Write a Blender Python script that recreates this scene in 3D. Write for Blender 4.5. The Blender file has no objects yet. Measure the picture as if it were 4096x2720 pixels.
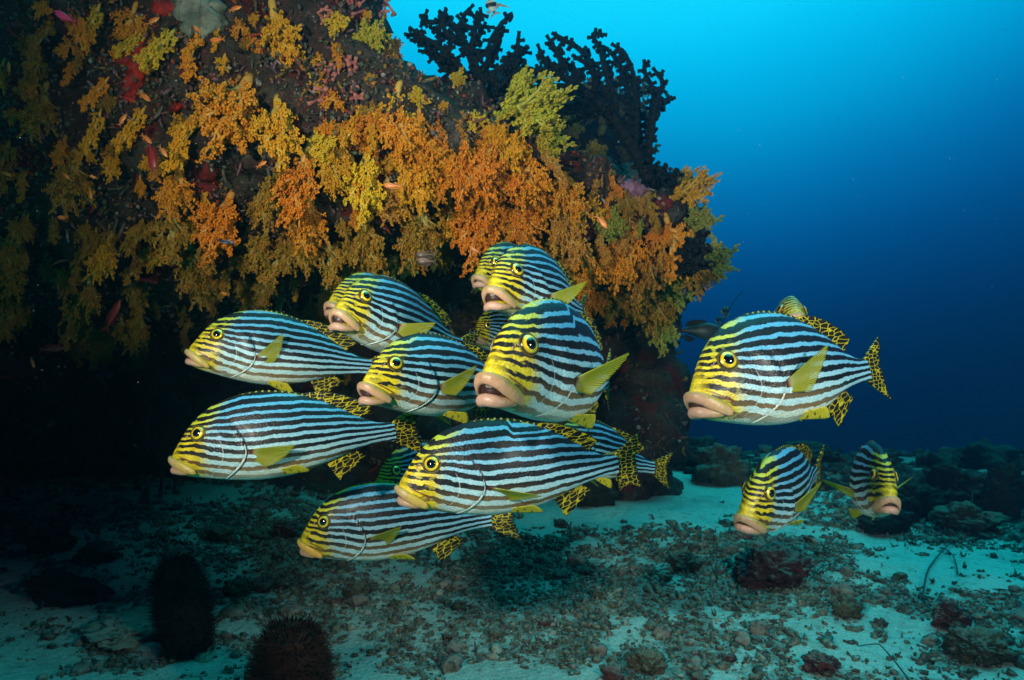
import bpy, bmesh, math, random
import numpy as np
from mathutils import Vector, Matrix, Euler
from mathutils.bvhtree import BVHTree
from mathutils import noise as mn

# ------------------------------------------------------------------ camera, water light, lamps
sc = bpy.context.scene
C = sc.collection
F = 2926.0            # focal length in photo pixels (4096 wide)
CAMZ = 0.9
cam = bpy.data.cameras.new('camera'); cam_o = bpy.data.objects.new('camera', cam); C.objects.link(cam_o)
cam.sensor_width = 36.0; cam.lens = 36.0 * F / 4096; cam.clip_start = .02; cam.clip_end = 500
cam_o.location = (0, 0, CAMZ); cam_o.rotation_euler = (math.radians(90), 0, 0)
sc.camera = cam_o
cam.dof.use_dof = True; cam.dof.focus_distance = 1.35; cam.dof.aperture_fstop = 11
sc.view_settings.view_transform = 'Standard'; sc.view_settings.look = 'None'
sc.view_settings.exposure = 0.0; sc.view_settings.gamma = 1.0
sc.view_settings.use_curve_mapping = False
sc.cycles.max_bounces = 6; sc.cycles.diffuse_bounces = 2; sc.cycles.glossy_bounces = 2
sc.cycles.transmission_bounces = 3; sc.cycles.volume_bounces = 1; sc.cycles.transparent_max_bounces = 6
sc.cycles.caustics_reflective = False; sc.cycles.caustics_refractive = False

SUND = Vector((.07, .57, .82)).normalized()      # where the daylight comes down through the surface
def s2l(c): return tuple(((v/255)/12.92 if v/255 < .04045 else ((v/255+.055)/1.055)**2.4) for v in c)
W = bpy.data.worlds.new("World"); sc.world = W; W.use_nodes = True
nt = W.node_tree; nt.nodes.clear()
out = nt.nodes.new('ShaderNodeOutputWorld'); bg = nt.nodes.new('ShaderNodeBackground')
tc = nt.nodes.new('ShaderNodeTexCoord'); dot = nt.nodes.new('ShaderNodeVectorMath'); dot.operation = 'DOT_PRODUCT'
nz = nt.nodes.new('ShaderNodeTexNoise'); nz.inputs['Scale'].default_value = 2.2; nz.inputs['Detail'].default_value = 3
nt.links.new(tc.outputs['Generated'], nz.inputs['Vector'])
nt.links.new(tc.outputs['Generated'], dot.inputs[0]); dot.inputs[1].default_value = SUND
ma = nt.nodes.new('ShaderNodeMath'); ma.operation = 'MULTIPLY_ADD'; ma.inputs[1].default_value = .035
nt.links.new(nz.outputs['Fac'], ma.inputs[0]); nt.links.new(dot.outputs['Value'], ma.inputs[2])
rp = nt.nodes.new('ShaderNodeValToRGB'); rp.color_ramp.interpolation = 'B_SPLINE'
nt.links.new(ma.outputs[0], rp.inputs['Fac'])
stops = [(0, (0, 3, 8)), (.38, (1, 6, 18)), (.50, (1, 11, 34)), (.58, (2, 26, 62)), (.66, (0, 56, 108)),
         (.73, (0, 100, 155)), (.79, (0, 146, 190)), (.86, (0, 188, 230)), (1.0, (40, 232, 245))]
el = rp.color_ramp.elements
while len(el) > 1: el.remove(el[0])
el[0].position = 0; el[0].color = (*s2l(stops[0][1]), 1)
for p, c in stops[1:]:
    e = el.new(p); e.color = (*s2l(c), 1)
nt.links.new(rp.outputs['Color'], bg.inputs['Color']); bg.inputs['Strength'].default_value = 1.45
nt.links.new(bg.outputs[0], out.inputs['Surface'])

def lamp(name, kind, loc, aim, energy, color, **kw):
    l = bpy.data.lights.new(name, kind); l.energy = energy; l.color = color
    for k, v in kw.items(): setattr(l, k, v)
    o = bpy.data.objects.new(name, l); C.objects.link(o); o.location = loc
    o.rotation_euler = (Vector(aim)-Vector(loc)).to_track_quat('-Z', 'Y').to_euler()
    return o
lamp('sun', 'SUN', (0, 0, 9), Vector((0, 0, 9))-Vector((.28, .10, .95)), 2.6, (.01, .56, .54), angle=math.radians(50))
# the diver's two flash guns, one on each side of the camera
lamp('left_flash', 'SPOT', (-.72, .0, 1.22), (.16, 2.2, 1.42), 225, (1, .88, .70), spot_size=math.radians(84), spot_blend=1.0, shadow_soft_size=.05)
lamp('right_flash', 'SPOT', (1.0, .05, 1.2), (.50, 1.6, .98), 92, (1, .93, .80), spot_size=math.radians(84), spot_blend=1.0, shadow_soft_size=.05)

def P(px, py, Y): return Vector(((px-2048)/F*Y, Y, CAMZ-(py-1360)/F*Y))
R = math.radians

# ------------------------------------------------------------------ helpers
def props(o, label=None, cat=None, group=None, kind=None):
    if label: o['label'] = label
    if cat: o['category'] = cat
    if group: o['group'] = group
    if kind: o['kind'] = kind
    return o
def link(name, me, mat=None, parent=None):
    if mat is not None and not me.materials: me.materials.append(mat)
    o = bpy.data.objects.new(name, me); C.objects.link(o)
    if parent is not None: o.parent = parent
    return o
def empty(name, loc=(0, 0, 0)):
    o = bpy.data.objects.new(name, None); C.objects.link(o); o.location = loc; o.empty_display_size = .05; return o
def mk(name, V, Fc, smooth=True):
    """V (n,3) array, Fc (m,k) int array, k 3 or 4"""
    V = np.asarray(V, dtype=np.float32); Fc = np.asarray(Fc, dtype=np.int32)
    me = bpy.data.meshes.new(name); m, k = Fc.shape
    me.vertices.add(len(V)); me.vertices.foreach_set('co', V.ravel())
    me.loops.add(m*k); me.loops.foreach_set('vertex_index', Fc.ravel())
    me.polygons.add(m); me.polygons.foreach_set('loop_start', np.arange(0, m*k, k, dtype=np.int32))
    me.update(calc_edges=True); me.validate()
    me.polygons.foreach_set('use_smooth', np.full(len(me.polygons), smooth))
    return me
class MB:
    """collects triangle soups"""
    def __init__(s): s.V = []; s.T = []; s.n = 0
    def add(s, V, T):
        V = np.asarray(V, float); T = np.asarray(T, int)
        if T.shape[1] == 4: T = np.vstack([T[:, [0, 1, 2]], T[:, [0, 2, 3]]])
        s.V.append(V); s.T.append(T+s.n); s.n += len(V)
    def mesh(s, name, smooth=True): return mk(name, np.vstack(s.V), np.vstack(s.T), smooth)
def ico(sub):
    bm = bmesh.new(); bmesh.ops.create_icosphere(bm, subdivisions=sub, radius=1)
    V = np.array([v.co[:] for v in bm.verts]); T = np.array([[v.index for v in f.verts] for f in bm.faces]); bm.free(); return V, T
ICO1, ICO2, ICO3 = ico(1), ico(2), ico(3)
OCT = (np.array([[1, 0, 0], [-1, 0, 0], [0, 1, 0], [0, -1, 0], [0, 0, 1], [0, 0, -1]], float),
       np.array([[0, 2, 4], [2, 1, 4], [1, 3, 4], [3, 0, 4], [2, 0, 5], [1, 2, 5], [3, 1, 5], [0, 3, 5]]))
def tube(path, rad, n=6, up=(0.13, 0.2, .97), flat=None, cap=True):
    """swept tube; rad = list of r or (ra, rb)"""
    p = np.asarray(path, float); m = len(p); T = np.gradient(p, axis=0); T /= np.linalg.norm(T, axis=1)[:, None]+1e-9
    u = np.asarray(up, float); V = []
    for i in range(m):
        a = np.cross(T[i], u); a /= np.linalg.norm(a)+1e-9; b = np.cross(a, T[i])
        r = rad[i] if hasattr(rad[i], '__len__') else (rad[i], rad[i])
        th = np.arange(n)*2*np.pi/n
        V.append(p[i]+np.outer(np.cos(th)*r[0], a)+np.outer(np.sin(th)*r[1], b))
    V = np.vstack(V); Fc = []
    for i in range(m-1):
        for j in range(n):
            k = (j+1) % n; Fc.append((i*n+j, i*n+k, (i+1)*n+k, (i+1)*n+j))
    T4 = np.array(Fc); T3 = np.vstack([T4[:, [0, 1, 2]], T4[:, [0, 2, 3]]])
    if cap:
        c0, c1 = len(V), len(V)+1; V = np.vstack([V, p[0], p[-1]])
        T3 = np.vstack([T3, [(c0, (j+1) % n, j) for j in range(n)], [(c1, (m-1)*n+j, (m-1)*n+(j+1) % n) for j in range(n)]])
    return V, T3
def ss(x, a, b):
    t = np.clip((np.asarray(x, float)-a)/(b-a), 0, 1); return t*t*(3-2*t)

# ---- tiny node expression kit
class X:
    def __init__(s, g, o): s.g = g; s.o = o
    def _m(s, op, *a):
        n = s.g.t.nodes.new('ShaderNodeMath'); n.operation = op
        for i, v in enumerate((s,)+a): s.g.put(n.inputs[i], v)
        return X(s.g, n.outputs[0])
    def __add__(s, b): return s._m('ADD', b)
    __radd__ = __add__
    def __sub__(s, b): return s._m('SUBTRACT', b)
    def __rsub__(s, b): return (s*-1)+b
    def __mul__(s, b): return s._m('MULTIPLY', b)
    __rmul__ = __mul__
    def __truediv__(s, b): return s._m('DIVIDE', b)
    def abs(s): return s._m('ABSOLUTE')
    def sin(s): return s._m('SINE')
    def max(s, b): return s._m('MAXIMUM', b)
    def min(s, b): return s._m('MINIMUM', b)
    def pow(s, b): return s._m('POWER', b)
    def ss(s, a, b, lo=0., hi=1.):
        n = s.g.t.nodes.new('ShaderNodeMapRange'); n.interpolation_type = 'SMOOTHSTEP'
        if not isinstance(a, X) and not isinstance(b, X) and a > b: a, b, lo, hi = b, a, hi, lo
        for i, v in enumerate((s, a, b, lo, hi)): s.g.put(n.inputs[i], v)
        return X(s.g, n.outputs[0])
class G:
    def __init__(s, name):
        s.m = bpy.data.materials.new(name); s.m.use_nodes = True; s.t = s.m.node_tree
        s.t.nodes.clear(); s.out = s.t.nodes.new('ShaderNodeOutputMaterial')
    def put(s, inp, v):
        if isinstance(v, X): s.t.links.new(v.o, inp)
        elif isinstance(v, tuple) and len(v) == 3 and inp.type == 'RGBA': inp.default_value = (*v, 1)
        else: inp.default_value = v
    def attr(s, name, out='Fac'):
        n = s.t.nodes.new('ShaderNodeAttribute'); n.attribute_name = name; return X(s, n.outputs[out])
    def sep(s, v):
        n = s.t.nodes.new('ShaderNodeSeparateXYZ'); s.put(n.inputs[0], v); return [X(s, o) for o in n.outputs]
    def comb(s, a, b, c):
        n = s.t.nodes.new('ShaderNodeCombineXYZ')
        for i, v in enumerate((a, b, c)): s.put(n.inputs[i], v)
        return X(s, n.outputs[0])
    def coord(s, out='Object'):
        n = s.t.nodes.new('ShaderNodeTexCoord'); return X(s, n.outputs[out])
    def geo(s, out):
        n = s.t.nodes.new('ShaderNodeNewGeometry'); return X(s, n.outputs[out])
    def info(s, out):
        n = s.t.nodes.new('ShaderNodeObjectInfo'); return X(s, n.outputs[out])
    def noise(s, vec, scale, detail=2, rough=.5, out='Fac'):
        n = s.t.nodes.new('ShaderNodeTexNoise'); s.put(n.inputs['Vector'], vec); n.inputs['Scale'].default_value = scale
        n.inputs['Detail'].default_value = detail; n.inputs['Roughness'].default_value = rough; return X(s, n.outputs[out])
    def vor(s, vec, scale, feat='F1', out='Distance', rnd=1.):
        n = s.t.nodes.new('ShaderNodeTexVoronoi'); n.feature = feat; s.put(n.inputs['Vector'], vec)
        n.inputs['Scale'].default_value = scale; n.inputs['Randomness'].default_value = rnd; return X(s, n.outputs[out])
    def vmul(s, v, k, add=None):
        n = s.t.nodes.new('ShaderNodeVectorMath'); n.operation = 'MULTIPLY'; s.put(n.inputs[0], v); n.inputs[1].default_value = k
        r = X(s, n.outputs[0])
        if add is not None:
            n = s.t.nodes.new('ShaderNodeVectorMath'); n.operation = 'ADD'; s.put(n.inputs[0], r); s.put(n.inputs[1], add); r = X(s, n.outputs[0])
        return r
    def mix(s, f, a, b, mode='MIX'):
        n = s.t.nodes.new('ShaderNodeMix'); n.data_type = 'RGBA'; n.blend_type = mode
        s.put(n.inputs[0], f); s.put(n.inputs[6], a); s.put(n.inputs[7], b); return X(s, n.outputs[2])
    def ramp(s, f, stops, interp='LINEAR'):
        n = s.t.nodes.new('ShaderNodeValToRGB'); e = n.color_ramp.elements; n.color_ramp.interpolation = interp
        while len(e) > 1: e.remove(e[0])
        e[0].position = stops[0][0]; e[0].color = (*stops[0][1], 1)
        for p, c in stops[1:]: q = e.new(p); q.color = (*c, 1)
        s.put(n.inputs[0], f); return X(s, n.outputs[0])
    def bump(s, h, strength=.3, dist=.01):
        n = s.t.nodes.new('ShaderNodeBump'); n.inputs['Strength'].default_value = strength; n.inputs['Distance'].default_value = dist
        s.put(n.inputs['Height'], h); return X(s, n.outputs[0])
    def bsdf(s, col, rough=.6, spec=.4, normal=None, coat=0., sss=0., trans=0., metal=0., coat_rough=.1, clear=None):
        n = s.t.nodes.new('ShaderNodeBsdfPrincipled'); s.put(n.inputs['Base Color'], col); s.put(n.inputs['Roughness'], rough)
        s.put(n.inputs['Specular IOR Level'], spec); n.inputs['Coat Weight'].default_value = coat; n.inputs['Coat Roughness'].default_value = coat_rough
        s.put(n.inputs['Metallic'], metal)
        if normal is not None: s.put(n.inputs['Normal'], normal)
        o = n.outputs[0]
        if trans:
            t = s.t.nodes.new('ShaderNodeBsdfTranslucent'); s.put(t.inputs[0], col)
            mx = s.t.nodes.new('ShaderNodeMixShader'); mx.inputs[0].default_value = trans
            s.t.links.new(o, mx.inputs[1]); s.t.links.new(t.outputs[0], mx.inputs[2]); o = mx.outputs[0]
        if clear is not None:
            t = s.t.nodes.new('ShaderNodeBsdfTransparent'); mx = s.t.nodes.new('ShaderNodeMixShader'); s.put(mx.inputs[0], clear)
            s.t.links.new(o, mx.inputs[1]); s.t.links.new(t.outputs[0], mx.inputs[2]); o = mx.outputs[0]
        s.t.links.new(o, s.out.inputs['Surface']); return s.m

# ------------------------------------------------------------------ materials
def m_sand():
    g = G('sand'); p = g.geo('Position')
    n1 = g.noise(p, 3.2, 6, .62); n2 = g.noise(p, 26, 4, .7); n3 = g.noise(p, 160, 2, .6); n4 = g.noise(p, 9, 4, .6)
    col = g.mix(n3.ss(.3, .7), (.27, .39, .34), (.46, .58, .51)); col = g.mix((n1*.6+n2*.4).ss(.48, .62)*.45, col, (.13, .19, .15))
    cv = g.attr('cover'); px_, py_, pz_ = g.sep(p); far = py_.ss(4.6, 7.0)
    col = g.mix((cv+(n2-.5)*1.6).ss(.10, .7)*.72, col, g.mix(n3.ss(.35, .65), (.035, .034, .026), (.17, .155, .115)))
    col = g.mix((far+(n4-.5)*2.2).ss(.25, .75)*.93, col, g.mix(n2.ss(.4, .7), (.012, .013, .010), (.06, .06, .045)))  # far floor: dark rubble ground, also darkened with distance in place of haze
    col = g.mix(n2.ss(.60, .72)*.7, col, (.10, .10, .085))
    v = g.vor(p, 70, 'F1'); col = g.mix(v.ss(.22, .1)*n1.ss(.4, .6)*.8, col, (.66, .64, .58))
    h = n2*.6+n3*.25+g.vor(p, 45)*.35
    return g.bsdf(col, .9, .2, g.bump(h, .7, .02))
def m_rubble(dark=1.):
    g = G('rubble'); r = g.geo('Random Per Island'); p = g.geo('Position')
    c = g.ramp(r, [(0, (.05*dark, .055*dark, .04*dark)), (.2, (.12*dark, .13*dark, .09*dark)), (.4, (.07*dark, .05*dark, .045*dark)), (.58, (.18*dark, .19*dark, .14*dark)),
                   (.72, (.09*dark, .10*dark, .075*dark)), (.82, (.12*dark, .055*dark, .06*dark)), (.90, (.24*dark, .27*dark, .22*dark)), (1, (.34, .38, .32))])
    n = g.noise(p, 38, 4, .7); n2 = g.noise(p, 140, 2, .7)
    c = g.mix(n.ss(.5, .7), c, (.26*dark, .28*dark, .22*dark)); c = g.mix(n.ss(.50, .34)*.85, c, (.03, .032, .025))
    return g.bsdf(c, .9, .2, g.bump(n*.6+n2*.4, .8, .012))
def m_reef():
    g = G('reef_rock'); p = g.geo('Position')
    n0 = g.noise(p, 2.2, 5, .6); n1 = g.noise(p, 9, 5, .65); n2 = g.noise(p, 45, 4, .7); n3 = g.noise(g.vmul(p, (1, 1, 1), (5., 3., 9.)), 6, 4, .6)
    n4 = g.noise(p, 140, 2, .6)
    c = g.ramp(n1, [(.28, (.012, .010, .008)), (.42, (.06, .045, .035)), (.5, (.11, .05, .045)), (.58, (.075, .07, .045)), (.68, (.16, .12, .12)), (.8, (.3, .29, .26))])
    c = g.mix(n3.ss(.57, .63), c, (.20, .018, .010))
    c = g.mix(n0.ss(.55, .66)*.7, c, (.10, .035, .05))
    c = g.mix(n2.ss(.60, .70)*.8, c, (.32, .28, .24)); c = g.mix(n2.ss(.46, .34)*.85, c, (.010, .010, .009))
    c = g.mix(n4.ss(.62, .75)*n1.ss(.4, .55), c, (.40, .22, .07)); c = g.mix(.5, c, (.004, .004, .003))
    return g.bsdf(c, .85, .25, g.bump(n1*.4+n2*.45+n4*.2, .9, .04))
def m_growth():
    g = G('encrusting_growth'); r = g.geo('Random Per Island'); p = g.geo('Position')
    c = g.ramp(r, [(0, (.10, .09, .05)), (.15, (.18, .06, .05)), (.3, (.06, .05, .035)), (.42, (.30, .15, .03)), (.52, (.14, .13, .10)), (.65, (.20, .10, .12)),
                   (.78, (.10, .12, .07)), (.86, (.34, .30, .26)), (.92, (.35, .05, .02)), (1, (.42, .26, .06))], 'CONSTANT')
    n = g.noise(p, 90, 3, .7); c = g.mix(n.ss(.55, .35)*.7, c, (.01, .01, .008))
    return g.bsdf(c, .8, .3, g.bump(n, .6, .01))
def m_polyp():
    g = G('soft_coral_polyps'); r = g.geo('Random Per Island'); c = g.info('Color')
    lo = g.mix(.45, c, (.10, .02, .0)); hi = g.mix(.35, c, (1., .62, .05)); c = g.mix(g.noise(g.coord('Object'), 3.5, 2).ss(.35, .65)*.6, c, g.mix(.5, c, (.95, .16, .0)))
    col = g.mix(r.ss(.0, .5), lo, c); col = g.mix(r.ss(.62, 1.0), col, hi)
    return g.bsdf(col, .55, .35, None, trans=.25)
def m_stalk():
    g = G('soft_coral_stalk'); c = g.info('Color'); p = g.coord('Object')
    col = g.mix(.42, c, (.75, .62, .22)); n = g.noise(p, 14, 3); col = g.mix(n.ss(.4, .7)*.5, col, c)
    return g.bsdf(col, .5, .4, g.bump(n, .3, .02), trans=.25)
def m_black():
    g = G('black_coral'); n = g.noise(g.geo('Position'), 60, 3)
    return g.bsdf(g.mix(n, (.003, .004, .004), (.010, .012, .010)), .8, .15, g.bump(n, .5, .01))
def m_plain(name, c, c2=None, scale=30, rough=.6, spec=.35, bump=.4, trans=0., dist=.006):
    g = G(name); p = g.geo('Position'); n = g.noise(p, scale, 4, .65)
    return g.bsdf(g.mix(n.ss(.35, .65), c, c2 or tuple(v*.55 for v in c)), rough, spec, g.bump(n, bump, dist), trans=trans)
def m_body(seed):
    g = G('sweetlips_skin'); v = g.attr('rest', 'Vector'); x, y, z = g.sep(v); s = g.attr('stripe')
    off = (seed*3.7, seed*1.3, seed*7.1)
    vo = g.vmul(v, (1, 1, 1), off)
    n1 = g.noise(vo, 9, 2) - .5; n2 = g.noise(g.vmul(v, (1, .6, .6), off), 75, 2) - .5; n5 = g.noise(vo, 28, 2)-.5
    t = ((s*((9.1+(seed*7 % 5)*.32)*6.28318)+n1*(x.ss(.34, .1)*3.2+2.6)+n2*1.1+n5*(x.ss(.30, .12)*2.2+1.7)).sin()*.5)+.5
    th = z.ss(-.10, .14, .44, .70)-x.ss(.16, .04)*.12
    blk = (t-th).ss(-.13, .13, 1., 0.)
    # breaks where stripes pinch off near the snout
    br = g.noise(g.vmul(v, (1, .5, 1.5), off), 26, 1)
    plain = (x+n1*.03).ss(.055, .012)*(z.ss(.11, .05))*.85
    plain = plain.max(x.ss(.13, .05)*z.ss(-.015, -.05))
    plain = plain.max(x.ss(.19, .10)*br.ss(.58, .66)*.7)
    blk = blk*(1-plain*.93)
    low = (z + x.ss(.33, .75)*.075).ss(-.150, -.075)
    blk = blk*low.pow(.7)
    dark = g.mix((z+x.ss(.4, .9)*.05).ss(-.09, .02), (.19, .125, .055), (.006, .006, .009))
    white = g.mix((z+x.ss(.4, .9)*.06).ss(.17, -.06), (.085, .36, .60), (.40, .63, .70))  # back stripes bluer: own blue plus blue ambient light put into the colour
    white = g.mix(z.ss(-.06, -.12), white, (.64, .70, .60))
    yb = x+n1*.05+n2*.03
    lim = (z-.10).max(0.)*.70+.158
    ym = (yb-lim).ss(-.035, .035, 1., 0.)*z.ss(-.115, -.075)
    ymid = y.abs().ss(.020, .008)*z.ss(.06, .12)*x.ss(.62, .50)
    ym = ym.max(ymid)
    ycol = g.mix(n5.ss(-.25, .25), (.55, .40, .004), (.78, .60, .006))
    ycol = g.mix(z.ss(.08, .2), ycol, (.44, .50, .03))
    white = g.mix(ym, white, ycol)
    col = g.mix(blk, white, dark)
    # gill cover lines in the colour: slit's shade painted dark, pale line ahead
    zz = (z-.0)
    xg = (zz.max(0.)*zz.max(0.)*-3.85+.335)-(zz.min(0.)*zz.min(0.)*7.5)
    line = (x-xg-.004).abs().ss(.0065, .002)*z.ss(.13, .10)*z.ss(-.10, -.04)
    col = g.mix(line*.85, col, (.035, .012, .008))
    pre = (x-(xg-.095)).abs().ss(.0035, .001)*z.ss(.07, .04)*z.ss(-.10, -.085)
    col = g.mix(pre*.4, col, (.62, .70, .66))
    fold = (z-(x*-.52+.028)).abs().ss(.0055, .002)*x.ss(.03, .06)*x.ss(.135, .12)
    col = g.mix(fold*.9, col, (.16, .03, .008))
    spots = g.vor(vo, 34, 'F1').ss(.30, .16)*x.ss(.12, .03)*z.ss(-.02, .02)*z.ss(.14, .09)
    col = g.mix(spots*.55, col, (.08, .06, .01))
    mouth = x.ss(.055, .04)*(z+.038).abs().ss(.024, .012)
    col = g.mix(mouth, col, (.035, .008, .006))
    sp = g.vor(g.vmul(v, (1, 1, 1.25)), 105, 'F1')
    col = g.mix(sp.ss(.2, .6)*.20, col, (.01, .015, .02)); col = g.mix(sp.ss(.18, .05)*x.ss(.2, .35)*g.noise(vo, 5, 2).ss(.5, .62)*(1-blk*.7)*.25, col, (.62, .60, .80))  # violet sheen and glints of the scales put into the colour
    nor = g.bump(sp*-1.+n2*.5, .22, .004)
    return g.bsdf(col, g.mix(n5.ss(-.3, .3), (.36, .36, .36), (.50, .50, .50)), g.mix(blk, (.45, .45, .45), (.22, .22, .22)), nor, coat=.10, coat_rough=.3)
def m_netfin():
    g = G('spotted_fin'); v = g.attr('rest', 'Vector'); u = g.attr('fin', 'Vector'); x, z, w = g.sep(u)
    n = g.noise(v, 40, 2, .5, 'Color')
    vv = g.vmul(u, (1., 1.55, 0.), g.vmul(n, (.02, .02, 0)))
    d = g.vor(vv, 32, 'DISTANCE_TO_EDGE', 'Distance', .6)
    cell = d.ss(.035, .08)
    edge = w.ss(.86, .95)
    col = g.mix(cell, (.52, .42, .012), (.010, .008, .005))
    col = g.mix(w.ss(.90, .97)*z.abs().ss(.02, .2), col, (.015, .012, .004))
    ray = ((g.attr('ray')*150.).sin()*.5+.5)
    return g.bsdf(col, .5, .35, g.bump(ray, .25, .002), trans=.22, clear=w.ss(.93, 1.)*(1-ray)*.7)
def m_ribfin():
    g = G('yellow_fin'); u = g.attr('ray'); w = g.attr('fin', 'Vector'); x, z, l = g.sep(w)
    ray = ((u*120.).sin()*.5+.5); n = g.noise(w, 30, 2)
    col = g.mix(ray*.9, (.17, .21, .008), (.48, .46, .02))
    col = g.mix(l.ss(.3, .0)*u.ss(.0, .5)*.6, col, (.60, .56, .34))
    col = g.mix(l.ss(.16, .05), col, (.16, .03, .012))
    col = g.mix(n.ss(.62, .75)*.5, col, (.16, .13, .01))
    return g.bsdf(col, .45, .4, g.bump(ray, .4, .002), trans=.35, clear=(1-ray)*l.ss(.2, .9)*.75)
def m_pelvic():
    g = G('pelvic_fin'); u = g.attr('ray'); w = g.attr('fin', 'Vector'); x, z, l = g.sep(w)
    ray = ((u*130.).sin()*.5+.5); n = g.noise(w, 24, 2)
    col = g.mix(ray*.4, (.66, .54, .02), (.74, .66, .06)); col = g.mix(n.ss(.56, .66)*.85, col, (.03, .015, .005))
    return g.bsdf(col, .5, .35, g.bump(ray, .3, .002), trans=.3)
def m_spiny():
    g = G('spiny_dorsal'); v = g.attr('rest', 'Vector'); x, y, z = g.sep(v)
    t = (x*220.).sin(); col = g.mix(t.ss(.35, .8), (.01, .01, .007), (.30, .30, .02))
    return g.bsdf(col, .5, .35, None, trans=.1)
def m_lip(kind):
    g = G('lip_skin'); v = g.attr('rest', 'Vector'); x, y, z = g.sep(v); n = g.noise(v, 38, 3); n2 = g.noise(v, 95, 3); nv = g.noise(g.vmul(v, (1, 3, 1)), 60, 2)
    side = x.ss(-.005, .055)
    if kind == 'olive': c = g.mix(side, (.42, .29, .14), (.42, .30, .03))
    elif kind == 'orange': c = g.mix(side, (.66, .38, .06), (.68, .34, .02))
    elif kind == 'pink': c = g.mix(side, (.36, .21, .12), (.32, .25, .03))
    elif kind == 'pale': c = g.mix(side, (.35, .24, .12), (.32, .25, .03))
    else: c = g.mix(side, (.42, .25, .19), (.34, .21, .11))
    if kind != 'lower':
        c = g.mix(n.ss(.52, .66)*.6, c, (.16, .13, .05)); c = g.mix(n2.ss(.60, .72)*.5, c, (.10, .07, .03)); zr = z+x*.42; c = g.mix(zr.ss(-.002, -.022)*(.2 if kind in ('olive', 'orange') else .6), c, (.52, .28, .20)); c = g.mix(zr.ss(.000, .014)*.7, c, (.36, .28, .04))
    else:
        c = g.mix(n.ss(.6, .75)*.4, c, (.50, .26, .20))
    return g.bsdf(c, .42, .45, g.bump(n*.5+n2*.2+nv*.6, .22, .005))
def m_iris():
    g = G('gold_iris'); v = g.coord('Object'); x, y, z = g.sep(v); r = (x*x+z*z).pow(.5); n = g.noise(v, 60, 3)
    c = g.ramp(r*72., [(0, (.9, .5, .02)), (.50, (.30, .10, .01)), (.58, (1., .70, .02)), (.76, (.95, .66, .01)), (.84, (.30, .16, .01)), (.90, (.02, .012, .004)), (1, (.01, .008, .004))])
    c = g.mix(n.ss(.5, .68)*.7, c, (.20, .10, .01))
    return g.bsdf(c, .22, .7, g.bump(n, .3, .002), coat=.8, coat_rough=.04, metal=.35)
M = dict(sand=m_sand(), rubble=m_rubble(1.05), reef=m_reef(), growth=m_growth(), polyp=m_polyp(), stalk=m_stalk(), black=m_black(), net=m_netfin(),
         rib=m_ribfin(), pelvic=m_pelvic(), spiny=m_spiny(), iris=m_iris(), lower=m_lip('lower'))
LIP = {k: m_lip(k) for k in ('olive', 'orange', 'pink', 'pale')}
M['pupil'] = (lambda g: g.bsdf((.003, .003, .004), .08, .6, None, coat=1., coat_rough=.02))(G('pupil'))
M['orbit'] = m_plain('eye_rim', (.02, .018, .008), (.10, .08, .01), 50)
M['gillrim'] = m_plain('gill_rim', (.50, .62, .62), (.62, .64, .56), 30)
M['mouth'] = m_plain('mouth_inside', (.05, .012, .01), None, 40)

# ------------------------------------------------------------------ the striped fish
def pchip(xs, ys):
    xs = np.array(xs, float); ys = np.array(ys, float); h = np.diff(xs); d = np.diff(ys)/h; m = np.zeros(len(xs))
    for i in range(1, len(xs)-1):
        if d[i-1]*d[i] > 0: m[i] = 2*d[i-1]*d[i]/(d[i-1]+d[i])
    m[0] = d[0]; m[-1] = d[-1]
    def f(x):
        x = np.clip(np.asarray(x, float), xs[0], xs[-1]); i = np.clip(np.searchsorted(xs, x)-1, 0, len(h)-1); t = (x-xs[i])/h[i]
        return (2*t**3-3*t**2+1)*ys[i]+(t**3-2*t**2+t)*h[i]*m[i]+(-2*t**3+3*t**2)*ys[i+1]+(t**3-t**2)*h[i]*m[i+1]
    return f
TOP = pchip([0, .006, .02, .04, .07, .10, .14, .18, .24, .31, .38, .46, .55, .66, .76, .86, .93, 1.0], [-.01, .022, .046, .078, .122, .157, .193, .218, .243, .259, .263, .256, .236, .193, .139, .082, .057, .052])
BOT = pchip([0, .006, .02, .04, .08, .13, .2, .3, .4, .5, .6, .7, .8, .88, .94, 1.0], [-.03, -.050, -.065, -.078, -.092, -.103, -.118, -.135, -.143, -.138, -.120, -.090, -.060, -.044, -.040, -.043])
HW = pchip([0, .006, .02, .04, .07, .11, .16, .22, .30, .38, .48, .60, .72, .84, .93, 1.0], [.0, .022, .037, .048, .058, .068, .079, .090, .101, .104, .098, .080, .056, .032, .020, .012])
def ZM(x): return BOT(x)+.40*(TOP(x)-BOT(x))
def xgill(z): return np.where(z > 0, .335-3.85*z*z, .335-7.5*z*z)
def surf_y(x, z):
    t, b, m = TOP(x), BOT(x), ZM(x); c = np.where(z > m, (z-m)/(t-m+1e-6), (m-z)/(m-b+1e-6)); c = np.clip(c, 0, 1)
    n = np.where(z > m, 1.75, 2.15); return HW(x)*np.power(np.clip(1-c**n, 0, 1), 1/n)
class Bend:
    def __init__(s, b):
        s.b = b; n = 140; xs = np.linspace(-.1, 1.3, n+1); a = b*np.clip((xs-.3)/.7, 0, 2); h = xs[1]-xs[0]
        am = (a[1:]+a[:-1])/2; s.xs = xs; s.X = xs[0]+np.r_[0, np.cumsum(np.cos(am)*h)]; s.Y = np.r_[0, np.cumsum(np.sin(am)*h)]
    def __call__(s, V):
        V = np.asarray(V, float); x = V[:, 0]; a = s.b*np.clip((x-.3)/.7, 0, 2)
        cx = np.interp(x, s.xs, s.X); cy = np.interp(x, s.xs, s.Y)
        return np.stack([cx-np.sin(a)*V[:, 1], cy+np.cos(a)*V[:, 1], V[:, 2]], 1)
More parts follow.
